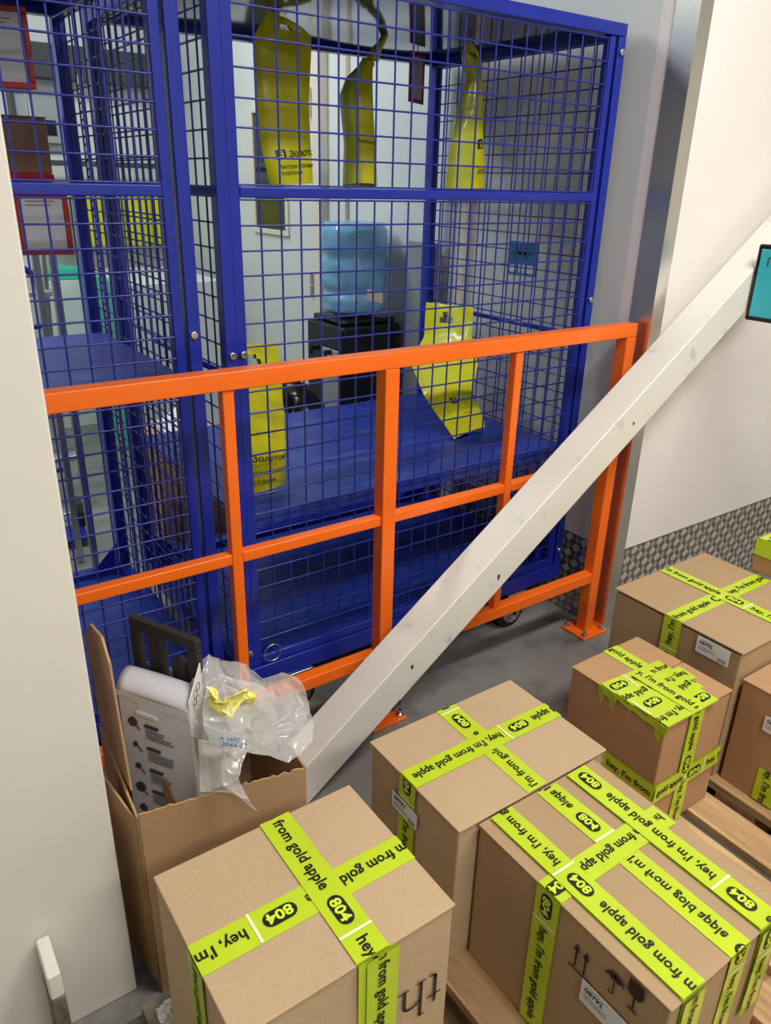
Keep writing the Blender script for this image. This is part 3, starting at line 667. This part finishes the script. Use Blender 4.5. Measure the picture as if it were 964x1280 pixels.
# white product box standing in the carton, printed side to the left
ZB = .60
P0, P1, P2 = V((.277,1.232,0)), V((.361,1.093,0)), V((.405,1.142,0)); P3 = P0+(P2-P1)
t = thing('white_product_box', 'torn white box with printed instructions standing in the open carton', 'box', (.33, 1.17, .012))
lean = V((-.0, .0, 0)); z0 = .012
def P(p, z): return V((p.x, p.y, z))
b = MB(); b.quadbox([P(P0,z0),P(P1,z0),P(P2,z0),P(P3,z0),P(P0,ZB-.022),P(P1,ZB-.022),P(P2,ZB-.022),P(P3,ZB-.022)])
pb = b.build('box_body', 'white', t, bevel=.002)
ud = (P1-P0).normalized(); nn = ud.cross(V((0,0,1))).normalized()   # outward of the printed face
if nn.x > 0: nn = -nn
wd = (P1-P0).length; dp = (P2-P1); 
# rounded tuck lid: roll of board over the top
b = MB()
def lid(u_, v_):
    a = math.pi*(v_*1.0)
    c = (P0.lerp(P1, u_)+dp*.5); r = dp.length/2
    q = c+dp.normalized()*(-math.cos(a)*(r+.001)); return V((q.x, q.y, ZB-.022+math.sin(a)*.022+.003*math.sin(u_*3)))
b.grid(lid, 10, 12); b.build('tuck_lid', 'white', t, smooth=True, solid=.002)
b = MB(); b.prism([(.0,.0),(wd,0),(wd,-.018),(wd*.62,-.018),(wd*.58,-.030),(wd*.3,-.030),(wd*.28,-.014),(0,-.01)], P(P0, ZB-.02), ud, (0,0,1), nn*.0022); b.build('lid_lip', 'white', t)
b = MB(); b.prism([(0,0),(.045,0),(.045,.007),(0,.007)], P(P0, ZB-.058)+ud*.045, ud, (0,0,1), nn*.006); b.build('lid_tab', 'paper', t)
b = MB(); sd = dp.normalized(); sn = sd.cross(V((0,0,1))).normalized(); sn = sn if sn.dot(ud) > 0 else -sn
b.prism([(0,0),(dp.length,0),(dp.length,ZB+.03),(0,ZB-.01)], P(P1, z0), sd, (0,0,1), sn*.002); sp = b.build('side_flap', 'whiteside', t)
# side print: outline drawing and vertical letters
text_on('side_lettering', 'CHROME KIT', .017, P(P1, .56)+sd*.024+sn*.003, (0,0,-1), sn, 'red', sp, .01, .8)
dr = MB()
for (a_, z_, r_) in ((.030,.60,.008), (.044,.606,.008), (.026,.585,.007), (.038,.582,.008)):
    dr.torus(P(P1, z_)+sd*a_+sn*.003, sn, r_, .0005, 16, 4)
dr.build('line_drawing', 'darkgrey', sp)
for k in range(6):
    pr = MB(); lt = MB()
    zz = ZB-.085-k*.052
    pr.prism([(0,0),(.030,0),(.030,.0055),(0,.0055)], P(P0, zz)+ud*.058, ud, (0,0,1), nn*.0035)
    for q in range(4):
        L_ = .034+.03*random.random()
        lt.prism([(0,0),(L_,0),(L_,.0010),(0,.0010)], P(P0, zz-.007-q*.006)+ud*.058, ud, (0,0,1), nn*.0032)
    pr.build('instruction_print', 'darkgrey', pb); lt.build('instruction_lines', 'grid', pb)
for k in range(5):
    ic = MB()
    zz = ZB-.082-k*.052; r_ = (.010,.005,.006,.011,.008)[k]
    ic.cyl(P(P0, zz)+ud*.030, P(P0, zz)+ud*.030+nn*.0035, r_, 20)
    ic.bar(P(P0, zz)+ud*.036+nn*.003, P(P0, zz-.014)+ud*.046+nn*.003, .002, .001)
    ic.build('instruction_picture', 'darkgrey', pb)
tr = MB(); tr.prism([(.084,.30),(.094,.33),(.108,.285),(.122,.272),(.134,.235),(.150,.20),(.158,.17),(.148,.165),(.128,.175),(.110,.225),(.100,.262),(.09,.275)], P(P0, z0+.065), ud, (0,0,1), nn*.0036)
tr.build('torn_patch', 'torn', pb)

# black moulded bracket behind the white box
q0, q1 = V((.345,1.312,0)), V((.418,1.158,0)); ud2 = (q1-q0).normalized(); W = (q1-q0).length; n2 = ud2.cross(V((0,0,1))).normalized()
H_ = .36; zt = .682
b = MB()
def pb2(x0, x1, y0, y1): b.prism([(x0,y0),(x1,y0),(x1,y1),(x0,y1)], P(q0, zt-H_), ud2, (0,0,1), n2*.016)
pb2(0, W, H_-.022, H_); pb2(0, .022, .0, H_-.022); pb2(W-.024, W, 0, H_-.022); pb2(.046, .082, 0, H_-.022); pb2(.022, .046, H_-.13, H_-.11); pb2(.082, W-.024, H_-.155, H_-.13)
arc = [(.104,H_-.13),(.104,H_-.075)]+[(.120-.016*math.cos(a), H_-.07+.016*math.sin(a)) for a in [math.pi*k/8 for k in range(9)]]+[(.136,H_-.13)]
b.prism(arc, P(q0, zt-H_), ud2, (0,0,1), n2*.016)
pb2(0, W, 0, .02)
tag(b.build('black_insert', 'bracket', bevel=.003), 'black moulded packing insert with cut-outs sticking up out of the open carton', 'packing insert')

# crumpled sheet maker
def crumple(name, m, fn, nu, nv, amp, freq, seed, smooth=True, solid=0.0006, parent=None):
    mb = MB()
    def g_(u_, v_):
        p = V(fn(u_, v_)); q = p*freq+V((seed, seed*1.7, 0))
        d_ = noise.noise_vector(q)*amp
        w1 = noise.noise(q*1.9+V((5, 1, 2))); w2 = noise.noise(q*3.3+V((1, 9, 4)))
        rid = (1-min(1, abs(w1)*4))*amp*.45+(1-min(1, abs(w2)*5))*amp*.22
        return p+d_+V((rid*.2, -rid*.8, rid*.5))
    mb.grid(g_, nu, nv); return mb.build(name, m, parent, smooth=smooth, solid=solid, fix=False)
# clear plastic bag spilling over the right half
t = thing('clear_plastic_bag', 'crumpled clear plastic bag with a paper label spilling out of the open carton', 'plastic bag', (.47, 1.10, .45))
def pxgrid(rows):
    def fn(u_, v_):
        s = v_*(len(rows)-1); k = min(int(s), len(rows)-2); f_ = s-k
        def r(row):
            t = u_*(len(row)-1); j = min(int(t), len(row)-2); g = t-j
            return row[j].lerp(row[j+1], g)
        return r(rows[k]).lerp(r(rows[k+1]), f_)
    return fn
bag1 = pxgrid([[aty(257, 852, 1.14), aty(275, 838, 1.14), aty(318, 850, 1.15), aty(345, 872, 1.14), aty(368, 862, 1.12), aty(388, 872, 1.08)],
               [aty(254, 880, 1.10), aty(278, 876, 1.08), aty(312, 885, 1.08), aty(345, 900, 1.09), aty(372, 890, 1.08), aty(398, 905, 1.05)],
               [aty(251, 905, 1.07), aty(280, 910, 1.05), aty(310, 915, 1.04), aty(345, 925, 1.04), aty(375, 925, 1.03), aty(396, 930, 1.02)],
               [aty(250, 945, 1.05), aty(280, 950, 1.03), aty(305, 940, 1.02), aty(335, 945, 1.01), aty(358, 960, 1.00), aty(375, 950, 1.00)]])
crumple('film_front', 'film', bag1, 110, 90, .014, 8, 3, parent=t)
crumple('film_back', 'film', lambda u_, v_: V(bag1(u_, v_))+V((-.002, .055, .008)), 80, 60, .016, 9, 9, parent=t)
bag2 = pxgrid([[aty(249, 925, 1.05), aty(280, 930, 1.03), aty(312, 930, 1.02)],
               [aty(249, 965, 1.04), aty(275, 960, 1.01), aty(302, 955, 1.0)],
               [aty(249, 990, 1.02), aty(278, 985, .99), aty(298, 975, .985)],
               [aty(290, 992, .975), aty(302, 998, .972), aty(312, 1000, .97)],
               [aty(316, 1008, .968), aty(320, 1010, .968), aty(324, 1012, .968)]])
crumple('film_skirt', 'film', bag2, 50, 50, .006, 11, 5, parent=t)
lb = MB(); o = aty(256, 908, 1.03)
def lab(u_, v_):
    p0_ = aty(254, 906, 1.025); p1_ = aty(307, 912, 1.0); d_ = (p1_-p0_)
    w_ = 1-.28*v_; x = .5+(u_-.5)*w_
    return p0_+d_*x+V((0,-.004*math.sin(u_*3.14),-.036*v_-.006*math.sin(u_*3.14)))
lb.grid(lab, 12, 6); lo = lb.build('paper_label', 'paper', t, solid=.0006, fix=False)
dd = (aty(307, 912, 1.0)-aty(254, 906, 1.025)); nrm = dd.cross(V((0,0,1))).normalized()
nrm = nrm if nrm.y < 0 else -nrm
text_on('label_digits', '2044-02', .014, V(lab(.30,.86))+nrm*.004, dd.normalized(), nrm, 'sticker', lo, 0)
text_on('label_digits', 'A 1602', .012, V(lab(.30,.50))+nrm*.004, dd.normalized(), nrm, 'sticker', lo, 0)
# yellow crumpled paper in the bag
yc_ = aty(285, 875, 1.09)
def yp(u_, v_):
    a = (u_-.5); b_ = (v_-.5); th = a*4.2
    return yc_+V((a*.085+.012*math.sin(b_*7), -.025*math.cos(th)-.02*b_, -a*.055+b_*.060+.012*math.cos(a*9)))
tag(crumple('crumpled_paper', 'yellowpaper', yp, 60, 56, .022, 24, 11, solid=.0008), 'pale yellow crumpled paper inside the clear plastic bag', 'crumpled paper')
# bubble wrap bit behind the white box
tag(crumple('bubble_wrap', 'film', lambda u_, v_: V((.375,1.30,.40))+V((.05*u_, -.07*u_, .155*v_)), 20, 24, .008, 25, 21), 'small piece of bubble wrap poking up behind the white product box', 'bubble wrap')

# crumpled white scrap on the weathered pallet
sc = atz(212, 1266, .163)
b = MB()
def ball(u_, v_):
    a, c = u_*2*math.pi, v_*math.pi; dr = V((math.cos(a)*math.sin(c), math.sin(a)*math.sin(c), math.cos(c)))
    r = .018*(1+.45*noise.noise(dr*2.2+V((4,4,4)))+.3*noise.noise(dr*5))
    return sc+V((dr.x*r, dr.y*r, dr.z*r*.9))
b.grid(ball, 26, 16); tag(b.build('paper_scrap', 'paper', fix=False), 'crumpled white paper scrap on the weathered pallet beside the nearest box', 'paper scrap')
# chipped plank end against the left wall
pk = aty(62, 1212, 1.0)
t = thing('plank_offcut', 'short chipped white-topped plank standing against the left wall at lower left', 'plank', (pk.x, 1.03, 0))
b = MB(); b.box(pk.x-.008, pk.x+.014, .985, 1.07, 0, pk.z-.055); b.build('plank_body', 'woodgrey', t, bevel=.002)
b = MB(); b.box(pk.x-.008, pk.x+.014, .985, 1.07, pk.z-.055, pk.z); b.build('painted_end', 'beam', t, bevel=.004)

# ------------------------------------------------------------------ yellow bags
def flat_bag(name, label, outline, thick, hole=None, prints=(), n_layers=26, lean=None, sidegreen=False, seed=1, split=0, group='yellow shopping bags in the cage'):
    """outline: list of (left point, right point) 3D rows from top to bottom; the bag is a pillow between the rows"""
    t = thing(name, label, 'bag', tuple((outline[-1][0]+outline[-1][1])/2), group)
    def row(v_):
        s = v_*(len(outline)-1); k = min(int(s), len(outline)-2); f_ = s-k; f_ = f_*f_*(3-2*f_)*.5+f_*.5
        return outline[k][0].lerp(outline[k+1][0], f_), outline[k][1].lerp(outline[k+1][1], f_)
    def surf(sgn):
        def fn(u_, v_):
            a, b_ = row(v_); p = a.lerp(b_, u_); up_ = outline[0][0]-outline[-1][0]; n = (b_-a).cross(up_).normalized()
            if n.y > 0: n = -n
            pil = math.sqrt(max(0, math.sin(u_*math.pi)))*(math.sin(min(1, v_*1.25+.02)*math.pi*.5)) * thick
            wr = .007*noise.noise(V((u_*2.2+seed, v_*6, seed)))+.004*noise.noise(V((u_*6+seed, v_*9, 3)))
            return p+n*(sgn*pil/2+wr*(1 if 0 < u_ < 1 else .7))
        return fn
    mb = MB(); N1, N2 = 18, 34
    def add(sgn, flip):
        fn = surf(sgn); i = len(mb.v)
        for a in range(N1+1):
            for b_ in range(N2+1): mb.v.append(V(fn(a/N1, b_/N2)))
        for a in range(N1):
            for b_ in range(N2):
                if hole:
                    uc, vc, ru, rv = hole
                    if ((a+.5)/N1-uc)**2/ru**2+((b_+.5)/N2-vc)**2/rv**2 < 1: continue
                q = (i+a*(N2+1)+b_, i+(a+1)*(N2+1)+b_, i+(a+1)*(N2+1)+b_+1, i+a*(N2+1)+b_+1)
                mb.f.append(q[::-1] if flip else q)
    add(1, False); f_ = mb.build('front_sheet', 'bag', t, smooth=True, fix=False)
    if split:
        f_.data.materials.append(M['bagback'])
        for p_ in f_.data.polygons:
            if p_.vertices[0]//(N2+1) < N1*split: p_.material_index = 1
    mb = MB(); add(-1, True); mb.build('back_sheet', 'bagback', t, smooth=True, fix=False)
    for s, size, u_, v_, bold in prints:
        fn = surf(1); p = V(fn(u_, v_)); a, b_ = row(v_); ud_ = (b_-a).normalized(); up_ = (outline[0][0]-outline[-1][0]); n = ud_.cross(up_).normalized()
        n = n if n.y < 0 else -n
        # wrap the print onto the sheet
        vs, fs = text_mesh(s, size, bold, 1.0) if s != '#' else ([V((0,0,0)), V((size,0,0)), V((size,size,0)), V((0,size,0))], [(0,1,2,3)])
        H2 = (outline[0][0]-outline[-1][0]).length; W2 = (b_-a).length; m2 = MB()
        m2.v = []
        for q in vs:
            uu = min(1, max(0, u_+q.x/W2)); vv = min(1, max(0, v_-q.y/H2)); m2.v.append(V(fn(uu, vv))+n*.0025)
        m2.f = fs; m2.build('bag_print', 'print', f_, fix=False)
        if s == '#':
            vs, fs = text_mesh('З', size*.8, .03, 1.0); m2 = MB()
            for q in vs: m2.v.append(V(fn(min(1, u_+(q.x+size*.22)/W2), v_-(q.y+size*.22)/H2))+n*.004)
            m2.f = fs; m2.build('bag_logo_letter', 'bag', f_, fix=False)
    return t
def hook(x, y, z, t):
    b = MB(); b.tube([(x, y, ZT-.018), (x, y, z+.01), (x+.008, y, z-.004), (x+.014, y, z+.004)], .0015, 6); b.build('hook', 'zinc', t, smooth=True)
# hanging bag 1 (left)
Yb = 2.10
o1 = [(aty(335, 12, Yb), aty(372, 30, Yb)), (aty(320, 40, Yb), aty(389, 45, Yb)), (aty(317, 62, Yb), aty(389, 70, Yb)), (aty(321, 130, Yb), aty(386, 130, Yb)), (aty(328, 190, Yb), aty(388, 185, Yb)), (aty(337, 231, Yb), aty(392, 229, Yb))]
t = flat_bag('yellow_bag', 'yellow bag hanging at upper left inside the cage, logo square facing forward', o1, .05, (.5, .12, .16, .03),
    [('#', .028, .20, .86, 0), ('Золотое', .026, .44, .85, .01), ('быстрое пополнение', .0125, .22, .905, 0), ('в карточке', .0125, .22, .935, 0)], seed=2)
hook((o1[0][0].x+o1[0][1].x)/2, Yb, o1[0][0].z, t)
Yb = 2.2
o2 = [(aty(484, 36, Yb), aty(487, 35, Yb-.03)), (aty(466, 70, Yb), aty(467, 72, Yb-.03)), (aty(432, 98, Yb), aty(466, 90, Yb-.04)), (aty(424, 120, Yb), aty(466, 120, Yb-.05)), (aty(430, 180, Yb), aty(469, 180, Yb-.05)), (aty(428, 232, Yb), aty(472, 232, Yb-.05))]
t = flat_bag('yellow_bag', 'narrow yellow-green bag hanging by one twisted corner in the middle of the cage', o2, .09, None, [('Золотое', .020, .38, .82, .01)], seed=5, split=.5)
hook(o2[0][0].x, Yb, o2[0][0].z, t)
Yb = 2.0
o3 = [(aty(583, 52, Yb), aty(592, 55, Yb)), (aty(577, 66, Yb), aty(603, 80, Yb)), (aty(584, 98, Yb), aty(601, 96, Yb)), (aty(572, 140, Yb), aty(602, 130, Yb)), (aty(562, 190, Yb), aty(604, 185, Yb)), (aty(557, 235, Yb), aty(604, 235, Yb))]
t = flat_bag('yellow_bag', 'yellow bag with a pinched neck hanging at upper right inside the cage', o3, .07, (.5, .16, .22, .04), [('#', .022, .62, .80, 0), ('Золотое', .014, .62, .92, 0)], seed=8, split=.55)
hook((o3[0][0].x+o3[0][1].x)/2, Yb, o3[0][0].z, t)
# lower left bag, standing on the shelf
ol = [(aty(272, 432, 1.80), aty(347, 428, 1.90)), (aty(285, 470, 1.79), aty(352, 470, 1.88)), (aty(295, 520, 1.78), aty(355, 515, 1.85)), (aty(303, 570, 1.78), aty(357, 565, 1.82)), (aty(309, 616, 1.79), aty(357, 600, 1.80))]
flat_bag('yellow_bag', 'yellow bag standing on the blue shelf behind the left post, lettering low on it', ol, .05, (.42, .14, .22, .045),
    [('Золотое Яб', .030, .10, .80, .01), ('на быстро заберёт', .0135, .08, .88, .0), ('его домой', .0135, .08, .93, 0)], seed=12)
# lower right bag: hangs from the side and flops onto the shelf
orr = [(atx(533, 378, 1.85), atx(592, 384, 1.90)), (atx(530, 420, 1.82), atx(590, 420, 1.87)), (atx(513, 452, 1.72), atx(598, 455, 1.84)), (atz(530, 495, .80), atz(590, 490, .80)), (atz(552, 525, .70), atz(600, 510, .70)), (atz(568, 549, .655), atz(606, 536, .66))]
flat_bag('yellow_bag', 'yellow bag slumped over the right end of the blue shelf', orr, .045, (.45, .10, .14, .03),
    [('#', .028, .34, .72, 0), ('Золотое', .012, .50, .79, 0), ('быстро', .012, .45, .84, 0)], seed=15)

# ------------------------------------------------------------------ red framed paper holders
def holder(label, c, u, n, w_, h_, zb=None):
    c, u, n = V(c), V(u).normalized(), V(n).normalized(); up = n.cross(u)
    t = thing('paper_holder', label, 'paper holder', tuple(c-up*h_/2), 'red framed paper holders')
    b = MB(); r = .012
    for a in ((-w_/2,w_/2,-h_/2,-h_/2+r),(-w_/2,w_/2,h_/2-r,h_/2),(-w_/2,-w_/2+r,-h_/2+r,h_/2-r),(w_/2-r,w_/2,-h_/2+r,h_/2-r)):
        b.prism([(a[0],a[2]),(a[1],a[2]),(a[1],a[3]),(a[0],a[3])], c, u, up, n*.006)
    b.build('red_frame', 'red', t, bevel=.002)
    b = MB(); b.prism([(-w_/2+r,-h_/2+r),(w_/2-r,-h_/2+r),(w_/2-r,h_/2-r),(-w_/2+r,h_/2-r)], c, u, up, n*.003); p = b.build('paper_sheet', 'graypaper', t)
    b = MB()
    for k in range(2): b.prism([(-w_*.3,0),(w_*.25-k*.01,0),(w_*.25-k*.01,.003),(-w_*.3,.003)], c+up*(h_*.33-k*.008), u, up, n*.0036)
    b.build('printed_lines', 'grid', p)
    b = MB(); b.tube([c+up*h_/2+n*.003, c+up*(h_/2+.02)+n*.003], .0015, 6); b.build('hanging_tie', 'black', t)
    return t
holder('red framed paper holder at the top left, cut by the frame', aty(-4, 58, 1.95), (1,-.25,0), (-.2,-1,0), .13, .15)
holder('red framed paper holder hanging below the rail of the left cage', aty(55, 279, 1.95), (1,-.05,0), (-.05,-1,0), .112, .135)
holder('narrow red framed paper holder hanging from the roof of the right cage', aty(520, 98, 2.30), (1,.55,0), (.55,-1,0), .115, .145)

# wall sticker
t = thing('wall_sticker', 'square blue pictogram sticker on the grey side wall behind the cage', 'sticker', (XS-.002, 2.03, 1.155))
MB().box(XS-.0025, XS, 1.955, 2.095, 1.165, 1.275).build('sticker_sheet', 'sticker', t)
b = MB()
for k in range(3): b.box(XS-.0032, XS-.0024, 1.968+k*.042, 1.998+k*.042, 1.172, 1.200)
b.build('pale_boxes', 'paper', t)
b = MB(); b.cyl((XS-.0032, 2.025, 1.238), (XS-.0024, 2.025, 1.238), .018, 18); b.box(XS-.0032, XS-.0024, 1.975, 2.075, 1.234, 1.240); b.build('pictogram', 'glassdark', t)

# ------------------------------------------------------------------ behind the cage
# water dispenser with film-wrapped bottle
t = thing('water_dispenser', 'black water dispenser against the side wall behind the cage', 'water dispenser', (1.83, 2.85, 0))
b = MB(); b.box(1.68, 1.98, 2.70, 3.0, .02, .90); b.build('cabinet', 'black', t, bevel=.015, seg=3)
b = MB(); b.box(1.70, 1.96, 2.72, 2.98, .90, .925); b.build('top_collar', 'black', t, bevel=.01)
b = MB(); b.box(1.672, 1.682, 2.72, 2.86, .35, .80); b.build('front_panel', 'greyplastic', t, bevel=.004)
for y in (2.78, 2.90):
    b = MB(); b.cyl((1.68, y, .79), (1.64, y, .79), .010); b.cyl((1.645, y, .79), (1.645, y, .765), .007); b.build('tap', 'black', t)
for y in (2.73, 2.96):
    for x in (1.71, 1.95): MB().cyl((x, y, 0), (x, y, .02), .015, 10).build('foot', 'rubber', t)
t = thing('water_bottle', 'large blue water bottle wrapped in film on the black dispenser', 'water bottle', (1.83, 2.85, .925))
b = MB(); prof = [(.0,.925),(.05,.925),(.09,.93),(.135,.95),(.138,1.00),(.130,1.03),(.138,1.06),(.138,1.14),(.130,1.17),(.138,1.20),(.138,1.27),(.12,1.30),(.06,1.305),(0,1.305)]
def lathe(u_, v_):
    s = v_*(len(prof)-1); k = min(int(s), len(prof)-2); f_ = s-k; r = prof[k][0]*(1-f_)+prof[k+1][0]*f_; z_ = prof[k][1]*(1-f_)+prof[k+1][1]*f_; a = u_*2*math.pi
    p = V((1.83+r*math.cos(a), 2.85+r*math.sin(a), z_)); return p+V((math.cos(a), math.sin(a), 0))*.006*noise.noise(p*22)*(1 if r > .01 else 0)
b.grid(lathe, 48, 52); b.build('bottle_body', 'bottle', t, smooth=True, fix=False)
b = MB(); lp = atx(468, 370, 1.69); b.box(1.690, 1.694, lp.y-.05, lp.y+.05, lp.z-.02, lp.z+.02); b.build('bottle_label', 'hinge', t)
# pale panel leaning by the wall
b = MB(); b.quadbox([(1.955,2.44,0),(1.975,2.44,0),(1.975,2.64,0),(1.955,2.64,0),(1.955,2.44,1.24),(1.975,2.44,1.24),(1.975,2.64,1.24),(1.955,2.64,1.24)])
tag(b.build('leaning_panel', 'greyplastic', bevel=.004), 'tall pale grey panel standing between the water dispenser and the cage back', 'panel')
# black bin bag
b = MB(); cbx, cby = 1.44, 2.76
def gb(u_, v_):
    a = u_*2*math.pi; h_ = v_; r = .165*math.sin(min(1, h_*2.4+.35)*math.pi*.5)*(1-max(0, h_-.72)/.28*.85)
    p = V((cbx+r*math.cos(a), cby+r*.85*math.sin(a), .72*h_)); return p+V((math.cos(a), math.sin(a), .3))*(.05*noise.noise(p*6)+.02*noise.noise(p*19))*(0 if v_ in (0,) else 1)
b.grid(gb, 60, 40)
tag(b.build('bin_bag', 'garbage', fix=False, smooth=True), 'shiny black bin bag on the floor behind the blue shelf', 'bin bag')
# stored carton visible between the two posts
bx_ = aty(268, 560, 3.0); bx_.x -= .10
t = thing('cardboard_box', 'brown box with a white bundle on top, behind the gap between cages', 'cardboard box', (bx_.x, 3.05, 0))
b = MB(); b.box(bx_.x-.16, bx_.x+.12, 2.95, 3.25, 0, .46); b.build('carton_body', 'card3', t, bevel=.003)
b = MB(); b.box(bx_.x-.162, bx_.x+.122, 2.948, 3.10, .46, .463); b.box(bx_.x-.162, bx_.x+.122, 3.103, 3.252, .46, .463); b.build('top_flap', 'card3', t)
tag(crumple('white_bundle', 'paper', lambda u_, v_: V((bx_.x-.11+.2*u_, 2.99+.2*v_, .468+.09*math.sin(u_*3.14)*math.sin(v_*3.14))), 16, 16, .012, 12, 31, solid=.002), 'white wrapped bundle lying on the brown box behind the cages', 'bundle')

# reception counter with turquoise front, seen through the left cage
t = thing('counter', 'white counter with a turquoise side panel seen through the left cage', 'counter', (1.25, 4.2, 0))
b = MB(); b.box(1.00, 1.205, 4.88, 5.10, 0, .885); b.build('counter_body', 'doorwhite', t, bevel=.004)
b = MB(); b.box(1.00, 1.205, 4.88, 5.10, .886, .955); b.build('turquoise_top', 'teal2', t, bevel=.004)
b = MB(); b.box(1.21, 1.25, 4.15, 5.10, 0, .94); b.build('turquoise_side_panel', 'teal2', t, bevel=.003)
b = MB(); b.box(1.252, 1.80, 4.16, 5.0, 0, .93); b.build('rear_body', 'doorwhite', t, bevel=.003)
# yellow bag stack behind (hanging row)
hb = thing('wall_rack', 'dark metal wall rack above the row of yellow bags at the back wall', 'rack', (1.5, 5.2, 1.35))
b = MB(); b.box(1.02, 1.92, 5.10, 5.25, 1.95, 2.12); b.build('rack_shelf', 'darkgrey', hb, bevel=.003)
b = MB(); b.box(1.02, 1.92, 5.12, 5.15, 1.50, 1.53); b.build('hanging_rail', 'darkgrey', hb)
for x in (1.04, 1.90): MB().box(x-.012, x+.012, 5.15, 5.25, 1.5, 1.97).build('bracket', 'darkgrey', hb)
for k in range(5):
    x = 1.17+.168*k; b = MB()
    def fb(u_, v_, x=x, s=1): 
        p = V((x-.082+.164*u_, 5.10-s*.012*math.sin(u_*math.pi)*math.sin(v_*math.pi), 1.42-.38*v_)); return p+V((0, -.008*noise.noise(p*9), 0))
    bg = thing('yellow_bag', ['leftmost', 'second', 'middle', 'fourth', 'rightmost'][k]+' yellow-green bag in the row hanging on the back wall', 'bag', (x, 5.10, 1.14), 'yellow bags on the back wall')
    b.grid(fb, 8, 14); b.build('front_sheet', 'bag', bg, smooth=True, solid=.002, fix=False)
    MB().tube([(x-.02, 5.10, 1.42), (x-.02, 5.135, 1.54), (x+.02, 5.135, 1.54), (x+.02, 5.10, 1.42)], .002, 6).build('handle', 'bagback', bg)
# dark display on the back wall
ds = thing('wall_cabinet', 'small dark cabinet on the back wall left of the rack', 'cabinet', (.80, 5.2, 1.5))
b = MB(); b.box(1.03, 1.30, 5.17, 5.25, 1.62, 1.86); b.build('cabinet_body', 'greyplastic', ds, bevel=.003)
b = MB(); b.box(1.10, 1.26, 5.165, 5.171, 1.66, 1.74); b.build('dark_screen', 'glassdark', ds)
# step ladder
L = thing('step_ladder', 'aluminium step ladder standing behind the left cage', 'ladder', (.62, 3.3, 0))
la, lb_ = aty(62, 70, 3.3), aty(45, 440, 3.1)
for dx in (0, .30):
    MB().bar((.88-dx, 4.00, 1.80), (.78-dx, 3.55, 0), .02, .045).build('front_leg', 'alu', L, bevel=.002)
    MB().bar((.88-dx, 4.02, 1.80), (.88-dx, 4.45, 0), .02, .035).build('rear_leg', 'alu', L, bevel=.002)
for k in range(6):
    f_ = (k+1)/7.5; x = .78+.10*f_; y = 3.55+.45*f_; MB().box(x-.30, x, y-.03, y+.04, 1.8*f_-.012, 1.8*f_+.012).build('step', 'alu', L, bevel=.002)
MB().box(.56, .90, 3.95, 4.07, 1.79, 1.82).build('top_cap', 'darkgrey', L, bevel=.004)
# box on red tray on a grey stand
S = thing('stand', 'slim grey metal stand behind the left cage holding a red tray', 'stand', (.47, 2.8, 0))
tz = aty(30, 222, 2.8).z
for x in (.40, .60): MB().box(x-.012, x+.012, 2.72, 2.745, 0, tz-.03).build('leg', 'alu', S, bevel=.002)
for x in (.40, .60): MB().box(x-.012, x+.012, 2.975, 3.0, 0, tz-.03).build('leg', 'alu', S, bevel=.002)
MB().box(.37, .63, 2.70, 3.02, tz-.03, tz-.01).build('stand_top', 'alu', S, bevel=.003)
tag(MB().box(.36, aty(68, 220, 2.7).x, 2.70, 3.02, tz-.0098, tz+.012).build('red_tray', 'redtray', bevel=.003), 'flat red tray on the slim stand, under the brown box', 'tray')
bxx = thing('cardboard_box', 'small brown box on the red tray behind the left cage', 'cardboard box', (.5, 2.86, tz+.012))
MB().box(.36, aty(64, 200, 2.72).x, 2.72, 2.98, tz+.012, tz+.012+.155).build('carton_body', 'card3', bxx, bevel=.004)
xr_ = aty(64, 200, 2.72).x
MB().box(.358, xr_+.002, 2.718, 2.849, tz+.167, tz+.170).build('top_flap', 'card3', bxx); MB().box(.358, xr_+.002, 2.851, 2.982, tz+.167, tz+.170).build('top_flap', 'card3', bxx)
# hand truck with blue curved handle
H = thing('hand_truck', 'blue tubular hand truck parked behind the shelf of the left cage', 'hand truck', (.52, 3.2, 0))
hp = [(.50, 3.29, .05), (.50, 3.27, 1.0), (.52, 3.25, 1.10), (.58, 3.25, 1.14), (.64, 3.25, 1.10), (.66, 3.27, 1.0), (.66, 3.29, .05)]
MB().tube(hp, .014, 10).build('tube_frame', 'blue', H, smooth=True)
for z_ in (.3, .6, .9): MB().tube([(.50, 3.28, z_), (.66, 3.28, z_)], .010, 8).build('cross_tube', 'blue', H, smooth=True)
MB().box(.48, .68, 3.12, 3.29, .03, .038).build('toe_plate', 'blue', H)
for x in (.47, .69): MB().cyl((x-.015, 3.34, .07), (x+.015, 3.34, .07), .07, 20).build('wheel', 'rubber', H)
MB().tube([(.46, 3.34, .07), (.70, 3.34, .07)], .008, 8).build('axle', 'zinc', H)
# measuring pole
t = thing('measuring_pole', 'thin pole with black and white marks standing behind the left cage', 'pole', (.93, 3.4, 0))
MB().box(.925, .950, 3.4, 3.41, 0, 1.80).build('pole_body', 'paper', t)
b = MB()
for k in range(60): b.box(.926, .936, 3.3985, 3.40, .05+k*.029, .05+k*.029+.008)
b.build('scale_marks', 'print', t)

for o in bpy.data.objects:
    for k in ('_o', '_b'):
        if k in o: del o[k]
